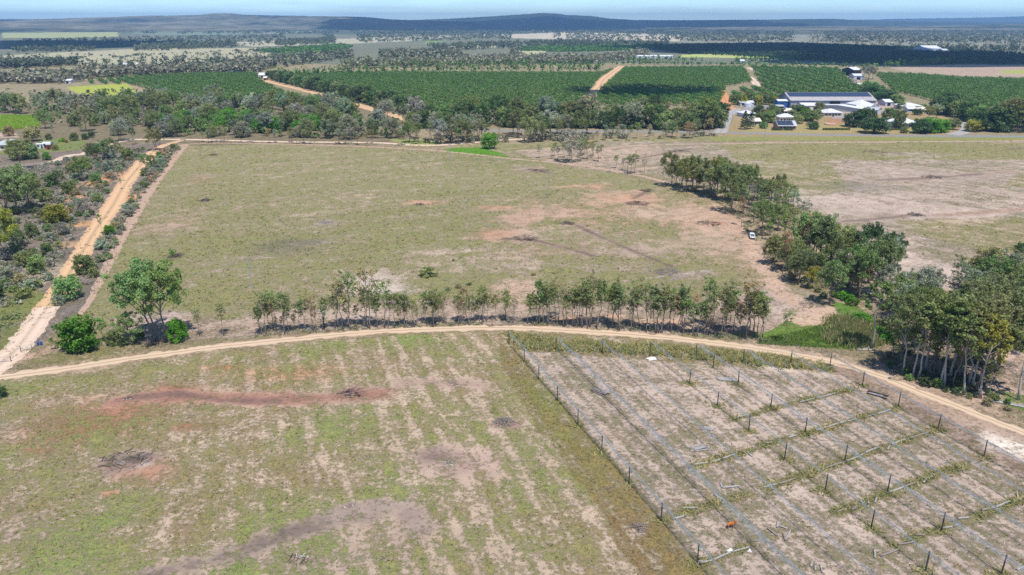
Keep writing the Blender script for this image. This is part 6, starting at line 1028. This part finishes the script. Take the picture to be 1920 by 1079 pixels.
# ------------------------------------------------------------------ buildings
def gable(name, lab, px0, px1, py, dep, hw, hr, wall_m, roof_m, rz=0, cat='shed', openings=(), over=.5, solar=None, vents=0, hip=False, group=None, cx=None):
    """gabled or hipped building: front wall stands on the photo row py between px0 and px1; ridge runs along its length"""
    x0, y0 = P(px0, py); x1, _ = P(px1, py); w = x1 - x0; e = empty(name, ((x0 + x1) / 2, y0 + dep / 2, 0), rz); tag(e, lab, cat, group)
    mb = MB(); a, b = w / 2, dep / 2
    if hip: mb.box((0, 0, hw / 2), (w, dep, hw))
    else: mb.v = []; n = 0; prof = [(-b, 0), (b, 0), (b, hw), (0, hw + hr), (-b, hw)]; m2 = MB(); m2.prism(prof, -a, a); mb.v = [(y, x, z) for x, y, z in m2.v]; mb.f = m2.f
    mb.build('wall', wall_m, e); t = .18; A, B = a + over, b + over; mb = MB(); z0 = hw - over * hr / b if not hip else hw + .02; zr = hw + hr
    if hip:
        k = min(A, B); rl = max(A - B, .01); v = [(-A, -B, z0), (A, -B, z0), (A, B, z0), (-A, B, z0), (-rl, 0, zr), (rl, 0, zr)]
        mb.v = v + [(x, y, z + t) for x, y, z in v]
        fs = [(0, 1, 5, 4), (1, 2, 5), (2, 3, 4, 5), (3, 0, 4)]; mb.f = [tuple(i + 6 for i in f) for f in fs] + [(3, 2, 1, 0)] + [(i, (i + 1) % 4, (i + 1) % 4 + 6, i + 6) for i in range(4)]
    else:
        mb.v = [(-A, -B, z0), (A, -B, z0), (A, 0, zr), (-A, 0, zr), (A, B, z0), (-A, B, z0)]; mb.v += [(x, y, z + t) for x, y, z in mb.v]
        mb.f = [(0, 3, 2, 1), (3, 5, 4, 2), (6, 7, 8, 9), (9, 8, 10, 11), (0, 1, 7, 6), (4, 5, 11, 10), (1, 2, 8, 7), (2, 4, 10, 8), (0, 6, 9, 3), (3, 9, 11, 5)]
    rf = mb.build('roof', roof_m, e)
    if solar:
        s0, s1, q0, q1 = solar; mb = MB(); p = lambda s, q: (-A + 2 * A * s, -B * (1 - q), z0 + (zr - z0) * q + t + .12); mb.face([p(s0, q0), p(s1, q0), p(s1, q1), p(s0, q1)]); n = len(mb.v); mb.build('solar_panels', M_SOLAR, rf)
    for i in range(vents):
        mb = MB(); s = (i + .5) / vents; q = .33; mb.box((-A + 2 * A * s, -B * (1 - q), z0 + (zr - z0) * q + t + .2), (1.7, .9, .5)); mb.build('roof_vent', M_CREAM, rf)
    for fx, ww, z, hh, kind in openings:
        mb = MB(); mb.box((fx * w, -b - .03, z + hh / 2), (ww, .12, hh)); mb.build('door' if kind == 'd' else 'window', M_DARK if kind == 'd' else M_GLASS, e)
    return e
W4 = tuple((f, 1.4, 1.0, 1.1, 'w') for f in (-.36, -.14, .2, .38)) + ((.04, 1.0, 0.02, 2.1, 'd'),)
gV2 = 'buildings of the farm village'
gable('packing_shed', 'long packing shed with dark solar panels along its roof', 1482, 1640, 203, 34, 6.5, 5.2, M_SHEDWALL, M_SHEDROOF, 0, 'shed', ((.02, 9, .02, 5.5, 'd'), (-.3, 5, .02, 4, 'd')), .8, (.02, .985, .46, .97), 12, group=gV2)
gable('shed', 'white-roofed shed before the left half of the packing shed', 1504, 1536, 208, 14, 4.2, 1.6, M_CREAM, M_WHITE, 0, 'shed', ((-.2, 3, .02, 3, 'd'), (.25, 3, .02, 3, 'd')), group=gV2)
gable('shed', 'small blue shed at the left end of the packing shed', 1458, 1477, 202, 10, 5.5, 1.0, M_BLUE, M_WHITE, 0, 'shed', ((-.1, 3, .02, 3.4, 'd'),), group=gV2)
gable('shed', 'dark open-fronted lean-to beside the blue shed', 1450, 1469, 208, 9, 3.6, .8, M_DARK, M_GREYROOF, 0, 'shed', ((0, 5, .02, 2.8, 'd'),), group=gV2)
gable('tank_shed', 'low white-roofed tank shed left of the hardstand', 1388, 1413, 199, 11, 3.0, 1.0, M_PALEWALL, M_WHITE, 0, 'shed', ((-.3, 2, .5, 1.6, 'w'), (.2, 2, .5, 1.6, 'w')), group=gV2)
gable('house', 'white hip-roofed house in front of the packing shed door', 1544, 1577, 219, 12, 3.0, 2.4, M_CREAM, M_WHITE, 0, 'house', W4, 1.0, hip=True, group=gV2)
gable('shed', 'long low white building right of the hip-roofed house', 1582, 1606, 213, 40, 3.2, 1.6, M_GREYROOF, M_WHITE, .75, 'shed', W4, group=gV2)
gable('hall', 'white pyramid-roofed hall in the farm village', 1606, 1637, 208, 19, 4.2, 3.8, M_PALEWALL, M_WHITE, .2, 'hall', W4, .8, hip=True, group=gV2)
gable('shed', 'slanting long roof right of the pyramid-roofed hall', 1628, 1652, 211, 30, 3.6, 2.0, M_PALEWALL, M_WHITE, -.7, 'shed', W4, group=gV2)
gable('shed', 'grey-roofed wing below the pyramid-roofed hall', 1634, 1654, 214, 12, 3.2, 1.4, M_PALEWALL, M_GREYROOF, -.7, 'shed', W4, group=gV2)
gable('house', 'broad white-roofed house among the right village trees', 1690, 1727, 206, 14, 3.0, 2.0, M_CREAM, M_WHITE, 0, 'house', W4, .9, hip=True, group=gV2)
gable('house', 'tan-roofed cottage right of the broad white house', 1724, 1745, 213, 11, 2.8, 2.0, M_CREAM, M_CREAM, .2, 'house', W4, .8, hip=True, group=gV2)
gable('house', 'small white-roofed outbuilding below the broad white house', 1702, 1718, 211, 9, 2.8, 1.4, M_PALEWALL, M_WHITE, 0, 'house', W4, group=gV2)
gable('house', 'white house with pyramid roof facing the highway lawn', 1680, 1714, 240, 15, 3.2, 3.6, M_PALEWALL, M_WHITE, .35, 'house', W4, 1.2, hip=True, group=gV2)
gable('house', 'pink brick house with dark solar panels on its roof', 1459, 1492, 244, 11, 3.0, 2.6, M_PINKBRICK, M_GREYROOF, 0, 'house', W4, .7, (.02, .82, .1, .95), group=gV2)
gable('house', 'pale house behind the brick house', 1461, 1488, 229, 8, 3.4, 2.2, M_CREAM, M_WHITE, 0, 'house', W4, .7, hip=True, group=gV2)
gable('house', 'white cottage behind the two dark pines', 1391, 1413, 220, 11, 2.7, 2.0, M_PALEWALL, M_WHITE, .3, 'house', W4, .7, hip=True, group=gV2)
gable('shed', 'pinkish-roofed cottage right of the two dark pines', 1406, 1426, 235, 10, 2.8, 1.6, M_CREAM, M_CREAM, 0, 'house', W4, group=gV2)
gable('shed', 'pinkish-roofed shed among the village trees', 1470, 1485, 215, 8, 2.8, 1.4, M_CREAM, M_CREAM, 0, 'shed', W4, group=gV2)
gable('shed', 'white shed at the back of the village trees', 1658, 1672, 199, 12, 3.4, 1.8, M_PALEWALL, M_WHITE, .1, 'shed', ((0, 3, .02, 2.6, 'd'),), group=gV2)
gH = 'sheds on the orchard hilltop'
gable('shed', 'big white-roofed machinery shed on the orchard hilltop', 1593, 1611, 143, 22, 8, 3, M_DARK, M_WHITE, .35, 'shed', ((0, 8, .02, 6, 'd'),), group=gH); gable('shed', 'lower white shed below the hilltop machinery shed', 1601, 1618, 150, 16, 5, 2, M_PALEWALL, M_WHITE, 0, 'shed', ((0, 5, .02, 3.4, 'd'),), group=gH); gable('shed', 'small pale hut at the foot of the hilltop sheds', 1606, 1616, 165, 10, 3.4, 1.4, M_PINKBRICK, M_CREAM, .3, 'shed', ((0, 2, .02, 2.2, 'd'),), group=gH)
# stacked bins on the hilltop
mb = MB(); mb.box((0, 0, .6), (3.0, 2.4, 1.2)); BINM = mb.mesh('harvest_bin'); BINM.materials.append(M_CREAM); mb = MB(); mb.box((0, 0, 1.15), (2.7, 2.1, .12)); BINI = mb.mesh('inside'); BINI.materials.append(M_RED)
for i in range(18):
    px, py = 1584 + (i % 6) * 4.6 + (i // 6) * 5, 147 + (i // 6) * 5 + (i % 6) * 1.2; o = bpy.data.objects.new('harvest_bin', BINM); C.objects.link(o); o.location = (*P(px, py), 0); o.scale = (1.5, 1.4, 1.5); o.rotation_euler = (0, 0, .4); q = bpy.data.objects.new('bin_lid', BINI); C.objects.link(q); q.parent = o
    tag(o, f'{ORD[i % 6]} pale harvest bin from left in the {["upper", "middle", "lower"][i // 6]} row below the hilltop shed', 'bin', 'bins below the hilltop sheds')
def tank(px, py, r, h, m, lab):
    e = empty('water_tank', (*P(px, py), 0)); mb = MB(); mb.tube([(0, 0, 0), (0, 0, h)], r, 24); mb.build('wall', m, e); mb = MB(); mb.tube([(0, 0, h + .01), (0, 0, h + .7)], [r * 1.03, .1], 24); mb.build('lid', m, e); tag(e, lab, 'water tank')
tank(1481, 199, 3, 6, M_BLUE, 'blue tank at the left corner of the packing shed'); tank(1402, 201, 3.2, 3.2, M_WHITE, 'white round tank by the low tank shed')
mb = MB(); x, y = P(1557, 234); mb.tube([(x, y, 0), (x, y, .7), (x, y, .9)], [4.4, 4.4, 3.8], 24); tag(mb.build('garden_bed', mat('terracotta', (.5, .3, .2))), 'round terracotta garden bed on the village lawn', 'garden bed')
# homestead on the left and farms on the plain
gL2 = 'homestead buildings on the left'
gable('house', 'grey-roofed homestead at the left edge', -14, 22, 282, 14, 3.0, 2.6, M_CREAM, M_GREYROOF, .3, 'house', W4, .8, hip=True, group=gL2); gable('caravan', 'white caravan beside the homestead trees', 68, 81, 279, 3, 2.5, .3, M_WHITE, M_WHITE, .2, 'caravan', ((-.2, 1.2, 1.2, .8, 'w'), (.25, .8, .1, 1.9, 'd')), .1, group=gL2); gable('shed', 'white-roofed shed left of the red hut', 80, 93, 278, 5, 2.6, .6, M_PALEWALL, M_WHITE, 0, 'shed', ((0, 2, .02, 2.1, 'd'),), .3, group=gL2); gable('hut', 'little red hut at the homestead', 87, 95, 281, 3, 2.8, .5, M_RED, M_GREYROOF, .1, 'hut', ((0, 1, .02, 2, 'd'),), .2, group=gL2)
gF = 'far farm buildings on the plain'
for px0, px1, py, dep, hw, hr, w_, r_m, lab in [(1735, 1765, 99, 60, 9, 6, M_PALEWALL, M_WHITE, 'far white shed on the dark orchard edge'), (1768, 1778, 100, 25, 6, 3, M_PALEWALL, M_WHITE, 'far small white shed right of the far white shed'), (1105, 1140, 115, 22, 4, 2, M_WHITE, M_WHITE, 'low white greenhouse behind the windbreak'), (1190, 1232, 110, 22, 4, 2, M_WHITE, M_WHITE, 'left low white greenhouse beyond the orange road'), (1238, 1262, 110, 22, 4, 2, M_WHITE, M_WHITE, 'right low white greenhouse beyond the orange road'), (485, 498, 147, 12, 4, 2.4, M_CREAM, M_WHITE, 'white-roofed house at the top of the orange orchard road'), (494, 500, 151, 8, 3, 1.4, M_PINKBRICK, M_CREAM, 'small hut below the house on the orchard road'), (120, 133, 157, 12, 3.4, 1.6, M_CREAM, M_WHITE, 'pale shed at the left field corner'), (224, 240, 126, 14, 4, 2, M_CREAM, M_WHITE, 'left white farmhouse far on the plain'), (254, 263, 126, 12, 4, 2, M_CREAM, M_WHITE, 'middle white farmhouse far on the plain'), (281, 298, 126, 14, 4, 2, M_DARK, M_GREYROOF, 'grey-roofed farmhouse far on the plain'), (412, 424, 134, 14, 5, 2, M_CREAM, M_WHITE, 'white farmhouse left of the small dam'), (107, 115, 180, 8, 3, 1, M_GREYROOF, M_GREYROOF, 'grey hut on the left tan field'), (1388, 1396, 119, 10, 4, 2, M_WHITE, M_WHITE, 'white pump hut in the far hedge')]:
    gable('farm_shed' if 'house' not in lab else 'house', lab, px0, px1, py, dep, hw, hr, w_, r_m, 0, 'shed' if 'house' not in lab else 'house', ((0, 3, .02, 2.6, 'd'),), .5, group=gF)

for o in scene.objects:
    if o.parent is None and 'label' in o and len(o['label'].split()) > 16: print('LONG', o.name, len(o['label'].split()), o['label'])
